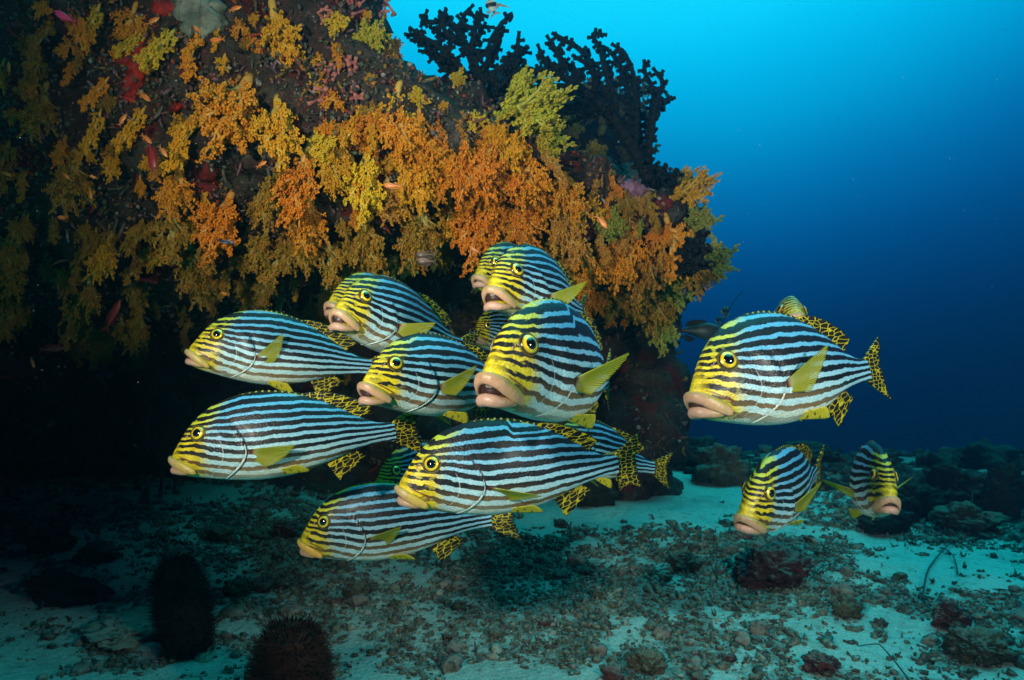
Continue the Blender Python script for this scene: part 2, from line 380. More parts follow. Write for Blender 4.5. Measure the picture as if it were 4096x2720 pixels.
def add_attr(me, name, data, typ):
    a = me.attributes.new(name, typ, 'POINT')
    a.data.foreach_set('vector' if typ == 'FLOAT_VECTOR' else 'value', np.asarray(data, np.float32).ravel())
def fish_body_mesh(bend, S, kink):
    us = np.unique(np.concatenate([[0, .002, .006, .012, .02], np.linspace(.03, .25, 30), np.linspace(.25, .38, 40), np.linspace(.38, 1.0, 62)])); nv = 72
    rings = []
    for u in us:
        th = np.arange(nv)*2*np.pi/nv; c = np.cos(th); s = np.sin(th)
        t, b, m = float(TOP(u)), float(BOT(u)), float(ZM(u)); z = np.where(c > 0, m+c*(t-m), m+c*(m-b))
        n = np.where(c > 0, 1.75, 2.15); y = np.sign(s)*float(HW(u))*np.power(np.clip(1-np.abs(c)**n, 0, 1), 1/n)
        rings.append(np.stack([np.full(nv, u), y, z], 1))
    V = np.vstack(rings); rest = V.copy()
    # gill cover: swells towards its free edge, then drops behind it
    d = rest[:, 0]-xgill(rest[:, 2]); k = ss(rest[:, 2], -.125, -.09)*ss(rest[:, 2], .15, .10)
    off = np.where(d < 0, .008*ss(d, -.07, -.004), -.005*(1-ss(d, .002, .05)))*k
    dp = rest[:, 0]-(xgill(rest[:, 2])-.095); off -= .0022*np.exp(-(dp/.005)**2)*k*ss(rest[:, 2], .10, .04)
    # brow over the eye, hollow before it
    e2 = ((rest[:, 0]-.135)/.055)**2+((rest[:, 2]-.10)/.05)**2; off += .006*np.exp(-e2*1.2)
    e3 = ((rest[:, 0]-.085)/.04)**2+((rest[:, 2]-.05)/.05)**2; off -= .004*np.exp(-e3)
    V[:, 1] += np.sign(V[:, 1])*off*(np.abs(rest[:, 1]) > .01)
    x, z = rest[:, 0], rest[:, 2]
    H = np.where(x > .38, (TOP(x)/.263)**.38, 1.)
    A_ = np.interp(x, np.linspace(0, .45, 46), np.cumsum(.27*(1-ss(np.linspace(0, .45, 46), .22, .42)))*.01); A_ = A_-A_.max()
    st = z/H+A_*(1-1.75*ss(z, .02, .22))
    st = st-.25*np.clip(x-.38, 0, 1)**2*.25
    if kink: st = st+kink[2]*ss(x, kink[0]-.012, kink[0]+.012)*(1-ss(x, kink[0]+.10, kink[0]+.30))*ss(z, kink[1], kink[1]+.06)
    stripe = st/.40
    V = bend(V)*S
    n = len(us); Q = []
    for i in range(n-1):
        for j in range(nv):
            k2 = (j+1) % nv; Q.append((i*nv+j, (i+1)*nv+j, (i+1)*nv+k2, i*nv+k2))
    me = mk('body', V, Q); add_attr(me, 'rest', rest, 'FLOAT_VECTOR'); add_attr(me, 'stripe', stripe, 'FLOAT'); return me
def fin_mesh(grid, nrm, thick, bend, S, finuv, ray):
    """grid (a,b,3) sheet given rest coords; built as a closed blade that thins outwards"""
    a, b, _ = grid.shape; N = np.array(nrm, float) if np.ndim(nrm) == 1 else nrm
    t = thick*(1-.8*np.linspace(0, 1, a))[:, None, None]
    top = grid+N*t; bot = grid-N*t; V = np.vstack([top.reshape(-1, 3), bot.reshape(-1, 3)]); q = []; o = a*b
    for i in range(a-1):
        for j in range(b-1):
            q.append((i*b+j, i*b+j+1, (i+1)*b+j+1, (i+1)*b+j)); q.append((o+i*b+j, o+(i+1)*b+j, o+(i+1)*b+j+1, o+i*b+j+1))
    def rim(L):
        for p0, p1 in zip(L[:-1], L[1:]): q.append((p0, o+p0, o+p1, p1))
    rim([j for j in range(b)]); rim([i*b+b-1 for i in range(a)]); rim([(a-1)*b+j for j in range(b)][::-1]); rim([i*b for i in range(a)][::-1])
    me = mk('fin', bend(V)*S if bend else V*S, q)
    add_attr(me, 'rest', V, 'FLOAT_VECTOR'); add_attr(me, 'fin', np.vstack([finuv.reshape(-1, 3)]*2), 'FLOAT_VECTOR'); add_attr(me, 'ray', np.concatenate([ray.ravel()]*2), 'FLOAT'); return me
def lip_mesh(path, rad, bend, S):
    pts = np.array(path, float); t = np.linspace(0, 1, len(pts)); tt = np.linspace(0, 1, 30)
    f = [pchip(t, pts[:, i]) for i in range(3)]; ra = pchip(t, [r[0] for r in rad]); rb = pchip(t, [r[1] for r in rad])
    right = np.stack([f[0](tt), f[1](tt), f[2](tt)], 1); left = right[::-1].copy(); left[:, 1] *= -1
    full = np.vstack([left[:-1], right]); ta = np.concatenate([tt[::-1][:-1], tt])
    V, T = tube(full, [(float(ra(q)), float(rb(q))) for q in ta], 14, up=(0.0, 0.0, 1.))
    V = V+np.array([(mn.noise_vector(Vector(v*[60, 45, 90]))*.0010)[:]+np.array([0, 0, 0]) for v in V]); me = mk('lip', bend(V)*S, T); add_attr(me, 'rest', V, 'FLOAT_VECTOR'); return me
def sweetlips(label, o, yaw, pitch, roll, bend=0., S=.40, lip='olive', pec=(.5, .35, 0.), pecR=None, pelv=.35, kink=None, seed=1, dors=1., mouth=.0, group=None, wide=1.):
    root = empty('sweetlips_fish', o); props(root, label, 'fish', group or 'striped sweetlips hovering in a school beside the reef')
    root.scale = (1, wide, 1.+.03*math.sin(seed*2.3))
    root.rotation_euler = Matrix.Rotation(yaw, 3, 'Z').__matmul__(Matrix.Rotation(pitch, 3, 'Y')).__matmul__(Matrix.Rotation(roll, 3, 'X')).to_euler()
    B = Bend(bend); rng = random.Random(seed)
    link('body', fish_body_mesh(B, S, kink), m_body(seed), root)
    # lips
    z0 = -.006; lk = .82 if lip in ('olive', 'orange') else .94
    up = lip_mesh([(-.006, 0, z0+.004), (-.001, .019, z0+.001), (.014, .040, z0-.009), (.041, .054, z0-.027), (.074, .062, z0-.047), (.102, .064, z0-.064), (.113, .062, z0-.073)],
                  [(a_*lk*.92, b_*lk*.94) for a_, b_ in [(.015, .021), (.015, .022), (.0145, .024), (.013, .026), (.012, .024), (.010, .017), (.002, .005)]], B, S)
    link('upper_lip', up, LIP[lip], root)
    zl = -.045-mouth*1.1
    lo = lip_mesh([(.006, 0, zl-.006), (.010, .017, zl-.008), (.024, .033, zl-.012), (.047, .045, zl-.020+mouth*.4), (.073, .053, zl-.026+mouth*.8), (.096, .057, zl-.028+mouth)],
                  [(a_*lk, b_*lk) for a_, b_ in [(.019, .021), (.019, .021), (.017, .019), (.014, .016), (.010, .011), (.003, .004)]], B, S)
    link('lower_lip', lo, M['lower'], root)
    # eyes
    for sgn in (-1, 1):
        ex, ez = .135, .100; ey = float(surf_y(np.array(ex), np.array(ez)))+.004
        V, T = ICO3; nrm = Vector((-.32, 1., .30)).normalized(); q = Vector((0, 1, 0)).rotation_difference(nrm).to_matrix()
        A = np.array(q)
        D = np.diag([1, .55, 1]); v = V*.0345*S
        me = mk('eye', v@D, T); e = link('eye', me, M['iris'], root)
        mt = Matrix(A).to_4x4() if sgn > 0 else (Matrix.Diagonal((1, -1, 1)) @ Matrix(A) @ Matrix.Diagonal((1, -1, 1))).to_4x4()
        pos = B(np.array([[ex, sgn*(ey-.007), ez]]))[0]*S
        e.matrix_local = Matrix.Translation(Vector(pos)) @ mt
        pv = V*np.array([.0205, .0104, .0205])*S; me = mk('pupil', pv, ICO3[1]); p = link('pupil', me, M['pupil'], e); p.location = (0, sgn*.0118*S, 0)
        th = np.linspace(0, 2*np.pi, 33)[:-1]; ring = np.stack([np.cos(th)*.0355, np.zeros(32), np.sin(th)*.0355], 1)*S
        V2 = []; 
        for i in range(32):
            a = np.array([np.cos(th[i]), 0, np.sin(th[i])])
            for k in range(8):
                f = k*np.pi/4; V2.append(ring[i]+(a*np.cos(f)*.0048+np.array([0, 1, 0])*np.sin(f)*.0075)*S)
        Q = [(i*8+k, i*8+(k+1) % 8, ((i+1) % 32)*8+(k+1) % 8, ((i+1) % 32)*8+k) for i in range(32) for k in range(8)]
        r = link('eye_rim', mk('eye_rim', V2, Q), M['orbit'], e); r.location = (0, -sgn*.001*S, 0)
        # nostrils
        for (nx, nzz) in ((.078, .088), (.088, .096)):
            ny = float(surf_y(np.array(nx), np.array(nzz))); th2 = np.linspace(0, 2*np.pi, 13)
            ring = np.stack([nx+np.cos(th2)*.0042, np.full(13, sgn*(ny+.001)), nzz+np.sin(th2)*.005], 1)
            v3, t3 = tube(B(ring)*S, [.0014*S]*13, 5, up=(0, 1, 0)); link('nostril', mk('nostril', v3, t3), M['lower'], root)
        # gill rim
        zs = np.linspace(.030, -.122, 34); xs = xgill(zs)
        ys = surf_y(xs, zs)*sgn; ys += sgn*.0035
        r = .0055*np.sin(np.linspace(.05, np.pi-.05, 34))**.7*(1+.4*ss(zs, .0, -.08)); ys = ys-sgn*.0015
        v3, t3 = tube(B(np.stack([xs, ys, zs], 1))*S, [(float(q)*S, float(q)*.8*S) for q in r], 8, up=(0, sgn, 0.1)); link('gill_rim', mk('gill_rim', v3, t3), M['gillrim'], root)
        # pectoral fin
        pc = pec if sgn < 0 else (pecR or pec)
        outw, upw, tw = pc; L = .208; na, nb = 16, 22; g = np.zeros((na, nb, 3)); fu = np.zeros((na, nb, 3)); ry = np.zeros((na, nb))
        d = np.array([math.cos(outw)*math.cos(upw), sgn*math.sin(outw)*math.cos(upw), math.sin(upw)]); d /= np.linalg.norm(d)
        side = np.array([-math.sin(upw)*math.cos(tw), sgn*math.sin(tw)*.8, math.cos(upw)*math.cos(tw)]); side /= np.linalg.norm(side)
        nn = np.cross(d, side); base = np.array([.350, sgn*(float(surf_y(np.array(.35), np.array(-.02)))-.006), -.016])
        for i in range(na):
            s_ = i/(na-1)
            for j in range(nb):
                t = j/(nb-1); ang = (1-t)*.60-.06*t; ln = L*(.42+.60*t**1.1)*(1-.05*abs(math.sin(t*40))) ; ln *= (1 if t < .92 else 1-.6*(t-.92))
                pnt = base+side*(t-.5)*.040+(d*math.cos(ang)-side*math.sin(ang))*ln*s_+nn*.012*math.sin(s_*2.2)*sgn*math.sin(t*3.1)
                g[i, j] = pnt; fu[i, j] = (s_*ln, t, s_); ry[i, j] = t
        link('pectoral_fin', fin_mesh(g, nn, .0028, B, S, fu, ry), M['rib'], root)
        # pelvic fin
        na, nb = 10, 12; g = np.zeros((na, nb, 3)); d = np.array([math.cos(pelv), sgn*.16, -math.sin(pelv)]); d /= np.linalg.norm(d); side = np.array([.25, sgn*.75, .6]); side /= np.linalg.norm(side); nn = np.cross(d, side)
        base = np.array([.40, sgn*.026, -.128]); fu = np.zeros((na, nb, 3)); ry = np.zeros((na, nb))
        for i in range(na):
            for j in range(nb):
                s_, t = i/(na-1), j/(nb-1); ang = t*.38; ln = .19*(1-.35*t)*(1 if t > .08 else .93)
                g[i, j] = base+side*t*.02+(d*math.cos(ang)+side*math.sin(ang))*ln*s_; fu[i, j] = (s_*ln, t*.06+sgn, s_); ry[i, j] = t
        link('pelvic_fin', fin_mesh(g, nn, .003, B, S, fu, ry), M['pelvic'], root)
    yN = np.array([0., 1., 0.])
    # tail fin
    na, nb = 16, 34; g = np.zeros((na, nb, 3)); fu = g.copy(); ry = np.zeros((na, nb))
    for i in range(na):
        for j in range(nb):
            s_, t = i/(na-1), j/(nb-1); v = 2*t-1; zb = .004+v*.043; zt = .004+v*.138; xt = 1.118+.045*abs(v)**1.6+.004*math.sin(j*1.9)+.003*math.sin(j*5.3+seed)
            e = s_**1.0; x = .985+(xt-.985)*e; z = zb+(zt-zb)*(e**.82)
            g[i, j] = (x, .003*math.sin(v*7)*s_, z); fu[i, j] = (x*.9, z*1.25+seed*.37, s_); ry[i, j] = t
    me = fin_mesh(g, yN, .006, B, S, fu, ry); link('tail_fin', me, M['net'], root)
    # soft dorsal, spiny dorsal, anal
    na, nb = 10, 30; g = np.zeros((na, nb, 3)); fu = g.copy(); ry = np.zeros((na, nb))
    for i in range(na):
        for j in range(nb):
            s_, t = i/(na-1), j/(nb-1); x = .57+t*.27; h = dors*.062*(math.sin(min(1, t*1.25+.12)*math.pi*.56)**1.0)*(1-.15*ss(t, .85, 1.)); h = max(h, .012)
            back = .55*ss(t, .2, 1.)*h+.02*t
            g[i, j] = (x+back*s_*1.3, .002*math.sin(j)*s_, float(TOP(x))-.008+h*s_); fu[i, j] = (x, g[i, j, 2]*1.2+seed, s_); ry[i, j] = t
    link('soft_dorsal_fin', fin_mesh(g, yN, .005, B, S, fu, ry), M['net'], root)
    na, nb = 4, 64; g = np.zeros((na, nb, 3)); fu = g.copy(); ry = np.zeros((na, nb))
    for i in range(na):
        for j in range(nb):
            s_, t = i/(na-1), j/(nb-1); x = .26+t*.33; h = .0125*(.55+.45*abs(math.sin(t*13*math.pi)))*min(1, t*8+.2)
            g[i, j] = (x+.01*s_, .0, float(TOP(x))-.006+h*s_); fu[i, j] = (x, 0, s_); ry[i, j] = t
    link('spiny_dorsal_fin', fin_mesh(g, yN, .005, B, S, fu, ry), M['spiny'], root)
    na, nb = 12, 20; g = np.zeros((na, nb, 3)); fu = g.copy(); ry = np.zeros((na, nb))
    for i in range(na):
        for j in range(nb):
            s_, t = i/(na-1), j/(nb-1); x = .655+t*.13; ln = .115*(1-.38*t); a = 1.02-.50*t
            g[i, j] = (x+ln*s_*math.cos(a), .002*math.sin(j), float(BOT(x))+.008-ln*s_*math.sin(a)); fu[i, j] = (x+ln*s_*.6, -ln*s_*1.1+seed*.7, s_*.9); ry[i, j] = t
    link('anal_fin', fin_mesh(g, yN, .005, B, S, fu, ry), M['net'], root)
    return root
# ------------------------------------------------------------------ sea floor
rngn = np.random.default_rng(7)
def floor_z(x, y):
    h = .035*mn.noise((x*.9, y*.9, .3))+.022*mn.noise((x*2.6, y*2.6, 4.))+.008*mn.noise((x*7, y*7, 9.))
    h += .10*max(0., min(1., (y-5.)/4.))*mn.noise((x*.5, y*.5, 2.))
    h -= .34*max(0., y-5.7)**1.15
    # sand bank sloping up below the cave on the left
    return h+.10*max(0, min(1, (-x-.6)/2.))*max(0, min(1, (y-2.4)/1.5))
def floor_sheet():
    ys = np.concatenate([np.linspace(-6, 1.2, 12), np.linspace(1.4, 5, 190)[1:], np.linspace(5.04, 15, 110)])
    xs = np.concatenate([np.linspace(-12, -6.3, 12), np.linspace(-6, 6, 400), np.linspace(6.3, 12, 12)])
    V = np.array([(x, y, floor_z(x, y)) for y in ys for x in xs]); nx = len(xs)
    i = np.arange(len(ys)-1)[:, None]*nx+np.arange(nx-1)[None]; i = i.ravel()
    return mk('sea_floor', V, np.stack([i, i+1, i+nx+1, i+nx], 1))
#SF
def rock_mesh(name, seed, sub=3, rough=.35, fine=.12, sq=(1, 1, .7)):
    V, T = (ICO1, ICO2, ICO3, ico(4), ico(5))[sub-1]; out = []
    for v in V:
        p = Vector(v); q = p*1.3+Vector((seed*5.1, seed*2.3, 0)); r = 1+rough*mn.noise(q)+rough*.5*mn.noise(q*2.3)+fine*mn.noise(q*6)+fine*.6*mn.noise(q*13)
        out.append((p.x*r*sq[0], p.y*r*sq[1], p.z*r*sq[2]))
    return mk(name, out, T)
# loose rubble: thousands of pieces nobody could count
STONE = []
for k in range(14):
    V, T = ICO2 if k < 6 else ICO1; o_ = []
    for v in V:
        p = Vector(v); r = 1+.65*mn.noise(p*1.6+Vector((k*7., 1, 2)))+.55*mn.noise(p*4.1+Vector((k*3., 5, 2)))
        o_.append((p.x*r, p.y*r*(.6+.4*((k*37) % 10)/10), p.z*r*.62))
    STONE.append((np.array(o_), T))
def rotz(a): c, s_ = math.cos(a), math.sin(a); return np.array([[c, -s_, 0], [s_, c, 0], [0, 0, 1]])
def cover(x, y):
    """how thickly rubble lies at a place, 0 = bare sand"""
    px, py = 2048+F*x/y, 1360+F*CAMZ/y
    n = mn.noise((x*1.5+3, y*1.5, 1.))*.45+mn.noise((x*4., y*4., 7.))*.65+mn.noise((x*11., y*9., 3.))*.65
    c = .30+.14*max(-1., min(1., x))+n+mn.noise((x*24., y*20., 5.))*.5+mn.noise((x*9.+4, y*8., 2.))*.3
    def bare(cx, cy, rx, ry, k): nonlocal c; d = ((x-cx)/rx)**2+((y-cy)/ry)**2; c -= k*max(0, 1-d)
    def full(cx, cy, rx, ry, k): nonlocal c; d = ((x-cx)/rx)**2+((y-cy)/ry)**2; c += k*max(0, 1-d)
    bare(.95, 4.3, 1.0, 1.1, 1.6); bare(1.15, 2.25, .35, .25, .6); bare(.05, 1.95, .25, .12, .6); bare(-1.35, 2.1, .2, .15, .5)
    bare(1.75, 2.9, .5, .4, .5); bare(-1.25, 2.75, .35, .2, .5); bare(2.1, 4.2, .4, .3, .3)
    full(.3, 2.6, .9, .42, .45); full(1.05, 3.0, .6, .3, .3); full(2.0, 2.4, .5, .3, .5); full(2.6, 6.5, 2.2, 2.5, .8); full(-1., 3.2, 1.3, .9, .35); full(1.6, 3.9, .7, .5, .45); full(.4, 2.05, .45, .2, .2)
    return c
fs_ = floor_sheet(); _c = np.zeros(len(fs_.vertices)*3, np.float32); fs_.vertices.foreach_get('co', _c); _c = _c.reshape(-1, 3)
add_attr(fs_, 'cover', [cover(x, y) if y > 1 and abs(x) < y else 0. for x, y, z in _c.tolist()], 'FLOAT')
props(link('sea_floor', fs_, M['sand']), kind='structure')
def scatter_rubble(tiers, tufts):
    mb = MB(); tot = 0
    for (n, y0, y1, s0, s1, tilt) in tiers:
        for _ in range(n):
            y = math.sqrt(rngn.uniform(y0*y0, y1*y1)); x = rngn.uniform(-.78, .78)*y+(0)
            c = cover(x, y)
            if rngn.uniform(-.1, .8) > c+tilt*.8: continue
            s = (s0+(s1-s0)*rngn.random()**2.2); V, T = STONE[rngn.integers(0, 14) if s > .012 else rngn.integers(6, 14)]
            A = rotz(rngn.uniform(0, 6.3)); A = A@np.diag(rngn.uniform(.7, 1.35, 3)); t = rngn.uniform(-.6, .6); ct, st_ = math.cos(t), math.sin(t)
            A = np.array([[1, 0, 0], [0, ct, -st_], [0, st_, ct]])@A
            mb.add(V@A.T*s+np.array([x, y, floor_z(x, y)+s*.28]), T); tot += 1
    for k in range(tufts):      # little algae tufts and broken branch tips among the pieces
        y = math.sqrt(rngn.uniform(1.6**2, 4.6**2)); x = rngn.uniform(-.78, .78)*y
        if cover(x, y) < rngn.uniform(-.25, .6): continue
        s = rngn.uniform(.004, .010)*(.6+y*.2); b = np.array([x, y, floor_z(x, y)])
        for q in range(3):
            d = np.array([rngn.normal(0, .8), rngn.normal(0, .8), rngn.uniform(.3, 1.2)]); d /= np.linalg.norm(d); L = s*rngn.uniform(1.2, 3.)
            mb.add(*tube([b, b+d*L*.6, b+d*L+rngn.normal(0, .3, 3)*s], [s*.34, s*.38, s*.2], 4, up=(.3, .5, .8)))
    return mb.mesh('rubble')
props(link('rubble', scatter_rubble(((36000, 1.6, 3.6, .0035, .012, 0), (3800, 1.6, 3.8, .009, .020, 0), (9000, 3.2, 5.4, .009, .030, 0)), 5200), M['rubble']), 'broken coral rubble strewn thickly over the pale sand', 'rubble', kind='stuff')
props(link('far_rubble', scatter_rubble(((4500, 4.4, 12, .03, .085, 1), (5000, 4.6, 8, .02, .05, 1)), 0), m_rubble(.32)), 'rubble covering the distant sea floor, darkened in colour to fade away', 'rubble', kind='stuff')  # darkened copy of the near rubble colour, so the far floor fades out

# ------------------------------------------------------------------ the reef
EDGE = [(-1700, -1700), (1250, -1700), (1400, -350), (1480, 0), (1545, 70), (1600, 170), (1700, 260), (1850, 330), (2010, 440), (2200, 560), (2440, 640), (2620, 705), (2720, 790), (2750, 900), (2745, 1060), (2700, 1180), (2620, 1240),
        (2450, 1230), (2300, 1190), (2100, 1080), (1850, 1010), (1500, 1040), (1200, 1110), (900, 1180), (500, 1230), (-200, 1330), (-1700, 1500)]
def inpoly(x, y, pl):
    c = False; j = len(pl)-1
    for i in range(len(pl)):
        if (pl[i][1] > y) != (pl[j][1] > y) and x < (pl[j][0]-pl[i][0])*(y-pl[i][1])/(pl[j][1]-pl[i][1])+pl[i][0]: c = not c
        j = i
    return c
def dpoly(x, y, pl):
    b = 1e9
    for i in range(len(pl)):
        x0, y0 = pl[i-1]; x1, y1 = pl[i]; dx, dy = x1-x0, y1-y0; t = max(0, min(1, ((x-x0)*dx+(y-y0)*dy)/(dx*dx+dy*dy+1e-9)))
        b = min(b, math.hypot(x-x0-dx*t, y-y0-dy*t))
    return b
def reef_front(px, py):
    y = 2.15+.40*max(0, min(1, (px-900)/1800))+.95*max(0, min(1, (py-480)/700))**1.4
    y += 1.1*max(0, min(1, (520-px)/700))*max(0, min(1, (py-420)/500))
    if px < 500: y -= .15*max(0, min(1, (300-py)/400))
    return y
def build_reef():
    rr = random.Random(5); mb = MB(); V, T = ICO2
    def ball(c, r, sq=(1, 1, 1)): mb.add(V*np.array(sq)*r+np.array(c), T)
    step = 105; 
    for gx in range(-1700, 2850, step):
        for gy in range(-1700, 1500, step):
            px, py = gx+rr.uniform(-40, 40), gy+rr.uniform(-40, 40)
            if not inpoly(px, py, EDGE): continue
            d = dpoly(px, py, EDGE); Yf = reef_front(px, py); r = d*Yf/F*.97
            if r < .035: continue
            r = min(r, rr.uniform(.26, .42)); ball(P(px, py, Yf+r*1.05), r, (1, 1.15, 1))
            if d*Yf/F > .35: ball(P(px, py, Yf+.75), .5)
    for k in range(150):      # depth of the overhang, up to the cave wall
        px = rr.uniform(-1700, 2350); py = rr.uniform(-1500, 900); Y = rr.uniform(3.2, 4.6)
        sx = (px-2048)/F*Y; r = rr.uniform(.4, .6); q = P(px, py, Y)
        ip = 2048+F*(q.x+r)/Y, 1360-F*(q.z+r-CAMZ)/Y
        if inpoly(ip[0], ip[1], EDGE) and inpoly(ip[0], min(ip[1]+200, 1200), EDGE): ball(q, r)
    # back wall of the cave, down to the sand
    for k in range(420):
        x = rr.uniform(-7, .45); z = rr.uniform(-.2, 2.2); r = rr.uniform(.25, .5); ball((x, 4.75+.12*abs(x)+rr.uniform(-.15, .2)+r*.3+(-.35 if z < .4 else 0)*rr.random()+.25*max(0, x), z), r)
    for k in range(60):      # buttress at the right end of the cave
        t = rr.random(); z = rr.uniform(-.1, 1.35); x = .55+.75*t*(1-.25*z); r = rr.uniform(.14, .26)
        if x+r > 1.0+.04*z: x = 1.0+.04*z-r
        ball((x, 4.2+.7*rr.random(), z), r)
    return mb.mesh('reef_lumps')
me = build_reef(); tmp = bpy.data.objects.new('tmp', me); C.objects.link(tmp)
md = tmp.modifiers.new('r', 'REMESH'); md.mode = 'VOXEL'; md.voxel_size = .032
dg = bpy.context.evaluated_depsgraph_get(); ev = tmp.evaluated_get(dg); reef_me = bpy.data.meshes.new_from_object(ev)
bpy.data.objects.remove(tmp); reef_me.name = 'coral_reef'
n = len(reef_me.vertices); co = np.zeros(n*3, np.float32); reef_me.vertices.foreach_get('co', co); co = co.reshape(-1, 3); no = np.zeros(n*3, np.float32); reef_me.vertices.foreach_get('normal', no); no = no.reshape(-1, 3)
dsp = np.array([.11*mn.noise(Vector(c)*2.3)+.075*mn.noise(Vector(c)*5.5)+.045*mn.noise(Vector(c)*12)+.028*mn.noise(Vector(c)*26) for c in co.tolist()], np.float32)
co2 = co+no*dsp[:, None]; reef_me.vertices.foreach_set('co', co2.ravel()); reef_me.polygons.foreach_set('use_smooth', np.ones(len(reef_me.polygons), bool)); reef_me.update()
reef_me.materials.clear()
reef = link('coral_reef', reef_me, M['reef']); props(reef, 'massive overhanging coral reef wall encrusted with sponges, dark hollow beneath', 'reef', kind='structure')
bm = bmesh.new(); bm.from_mesh(reef_me); BVH = BVHTree.FromBMesh(bm); bm.free()
CAMP = Vector((0, 0, CAMZ))
def hit(px, py):
    d = (P(px, py, 1)-CAMP).normalized(); h = BVH.ray_cast(CAMP, d, 7)
    return h[0], h[1]
# the water itself: one even body of it round everything
def haze():
    b = [(-12.6, 12.6), (-6.8, 15.8), (-6.2, 5.2)]
    V = [(x, y, z) for x in b[0] for y in b[1] for z in b[2]]
    me = bpy.data.meshes.new('haze'); me.from_pydata(V, [], [(0, 1, 3, 2), (4, 6, 7, 5), (0, 4, 5, 1), (2, 3, 7, 6), (0, 2, 6, 4), (1, 5, 7, 3)]); me.update()
    m = bpy.data.materials.new('water_haze'); m.use_nodes = True; t = m.node_tree; t.nodes.clear()
    o = t.nodes.new('ShaderNodeOutputMaterial'); v = t.nodes.new('ShaderNodeVolumePrincipled'); t.links.new(v.outputs[0], o.inputs['Volume'])
    v.inputs['Density'].default_value = .125; v.inputs['Color'].default_value = (.03, .10, .17, 1); v.inputs['Absorption Color'].default_value = (.30, .74, .88, 1)
    v.inputs['Anisotropy'].default_value = .85
    props(link('haze', me, m), 'blue sea water that hazes everything far away', 'water', kind='stuff')
haze()
#REEFLIFE
# ------------------------------------------------------------------ growth on the reef
def soft_coral_proto(seed, kind):
    rr = random.Random(seed); br, po = MB(), MB(); V1, T1 = ICO1
    def path(p, d, L, n, wob=.12):
        pts = [p.copy()]; d = d.normalized()
        for i in range(n):
            d = (d+Vector((rr.gauss(0, wob), rr.gauss(0, wob), rr.gauss(0, wob)))).normalized(); p = p+d*(L/n); pts.append(p.copy())
        return pts
    def side(d, ang):
        a = d.orthogonal().normalized(); q = Matrix.Rotation(rr.uniform(0, 6.283), 3, d); a = q@a; a.y *= .75
        return (d*math.cos(ang)+a.normalized()*math.sin(ang)).normalized()
    def cluster(p, k, sp, d):
        for _ in range(k):
            q = Vector((rr.gauss(0, 1), rr.gauss(0, 1), rr.gauss(0, 1))).normalized()*sp*rr.uniform(.4, 1.)+d*sp*.5
            po.add(V1*rr.uniform(.010, .018)*np.array([1, 1, 1.15])+np.array(p+q), T1)
    cfg = dict(tree=(.58, 12, .44, 7, .14, .80), bush=(.34, 17, .46, 8, .13, 1.15), long=(.92, 15, .20, 4, .10, .8), knot=(.25, 8, .36, 6, .15, 1.25))[kind]
    TL, n1, L1, n2, L2, A = cfg
    tp = path(Vector((0, 0, -.04)), Vector((rr.uniform(-.15, .15), 0, 1)), TL, 6, .07)
    r0 = {'tree': .068, 'bush': .065, 'long': .050, 'knot': .07}[kind]
    br.add(*tube([p[:] for p in tp], [r0*(.55 if i == 0 else 1.05-.5*i/6) for i in range(7)], 8, up=(1, .1, .05)))
    for a in range(n1):
        t = (.30+.70*a/(n1-1)) if kind != 'long' else (.08+.92*a/(n1-1)); f = t*6; i = min(5, int(f)); p = tp[i].lerp(tp[i+1], f-i); d0 = (tp[i+1]-tp[i]).normalized()
        d = side(d0, A*rr.uniform(.55, 1.05)*(1-.55*(t > .93))); L = L1*rr.uniform(.65, 1.1)*(1 if kind != 'long' else 1.25-.6*t)
        bp = path(p, d, L, 5, .13); br.add(*tube([q[:] for q in bp], [r0*(.55-.36*k/5) for k in range(6)], 6, up=(.3, 1, .1)))
        for b in range(n2):
            u = .28+.72*b/(n2-1); g_ = u*5; j = min(4, int(g_)); q = bp[j].lerp(bp[j+1], g_-j); e = side((bp[j+1]-bp[j]).normalized(), rr.uniform(.5, 1.0)*(1-.7*(b == n2-1)))
            cp = path(q, e, L2*rr.uniform(.6, 1.1), 3, .15); br.add(*tube([w[:] for w in cp], [r0*.22, r0*.19, r0*.15, r0*.10], 5, up=(.3, 1, .1)))
            for c in range(3):
                w = cp[1+c]; h = side((cp[-1]-cp[0]).normalized(), rr.uniform(.5, 1.1)) if c < 2 else (cp[-1]-cp[0]).normalized()
                z = w+h*L2*.38; br.add(*tube([w[:], z[:]], [r0*.11, r0*.08], 4, up=(.3, 1, .1), cap=False)); cluster(z, 8, .034, h)
                cluster(w, 3, .030, h)
    a, b = br.mesh('branches'), po.mesh('polyps'); a.materials.append(M['stalk']); b.materials.append(M['polyp']); return a, b
PROTO = {k: [soft_coral_proto(11*i+s, k) for i in range(n_)] for s, (k, n_) in enumerate((('tree', 4), ('bush', 3), ('long', 3), ('knot', 2)))}
COL = dict(orange=(.95, .34, .008), gold=(.95, .46, .010), yellow=(.90, .60, .02), lime=(.50, .48, .025), rust=(.88, .25, .008), olive=(.36, .21, .015), green=(.30, .42, .07), tan=(.60, .27, .04))  # green: yellow coral with the cyan ambient light put into its colour
crng = random.Random(3)
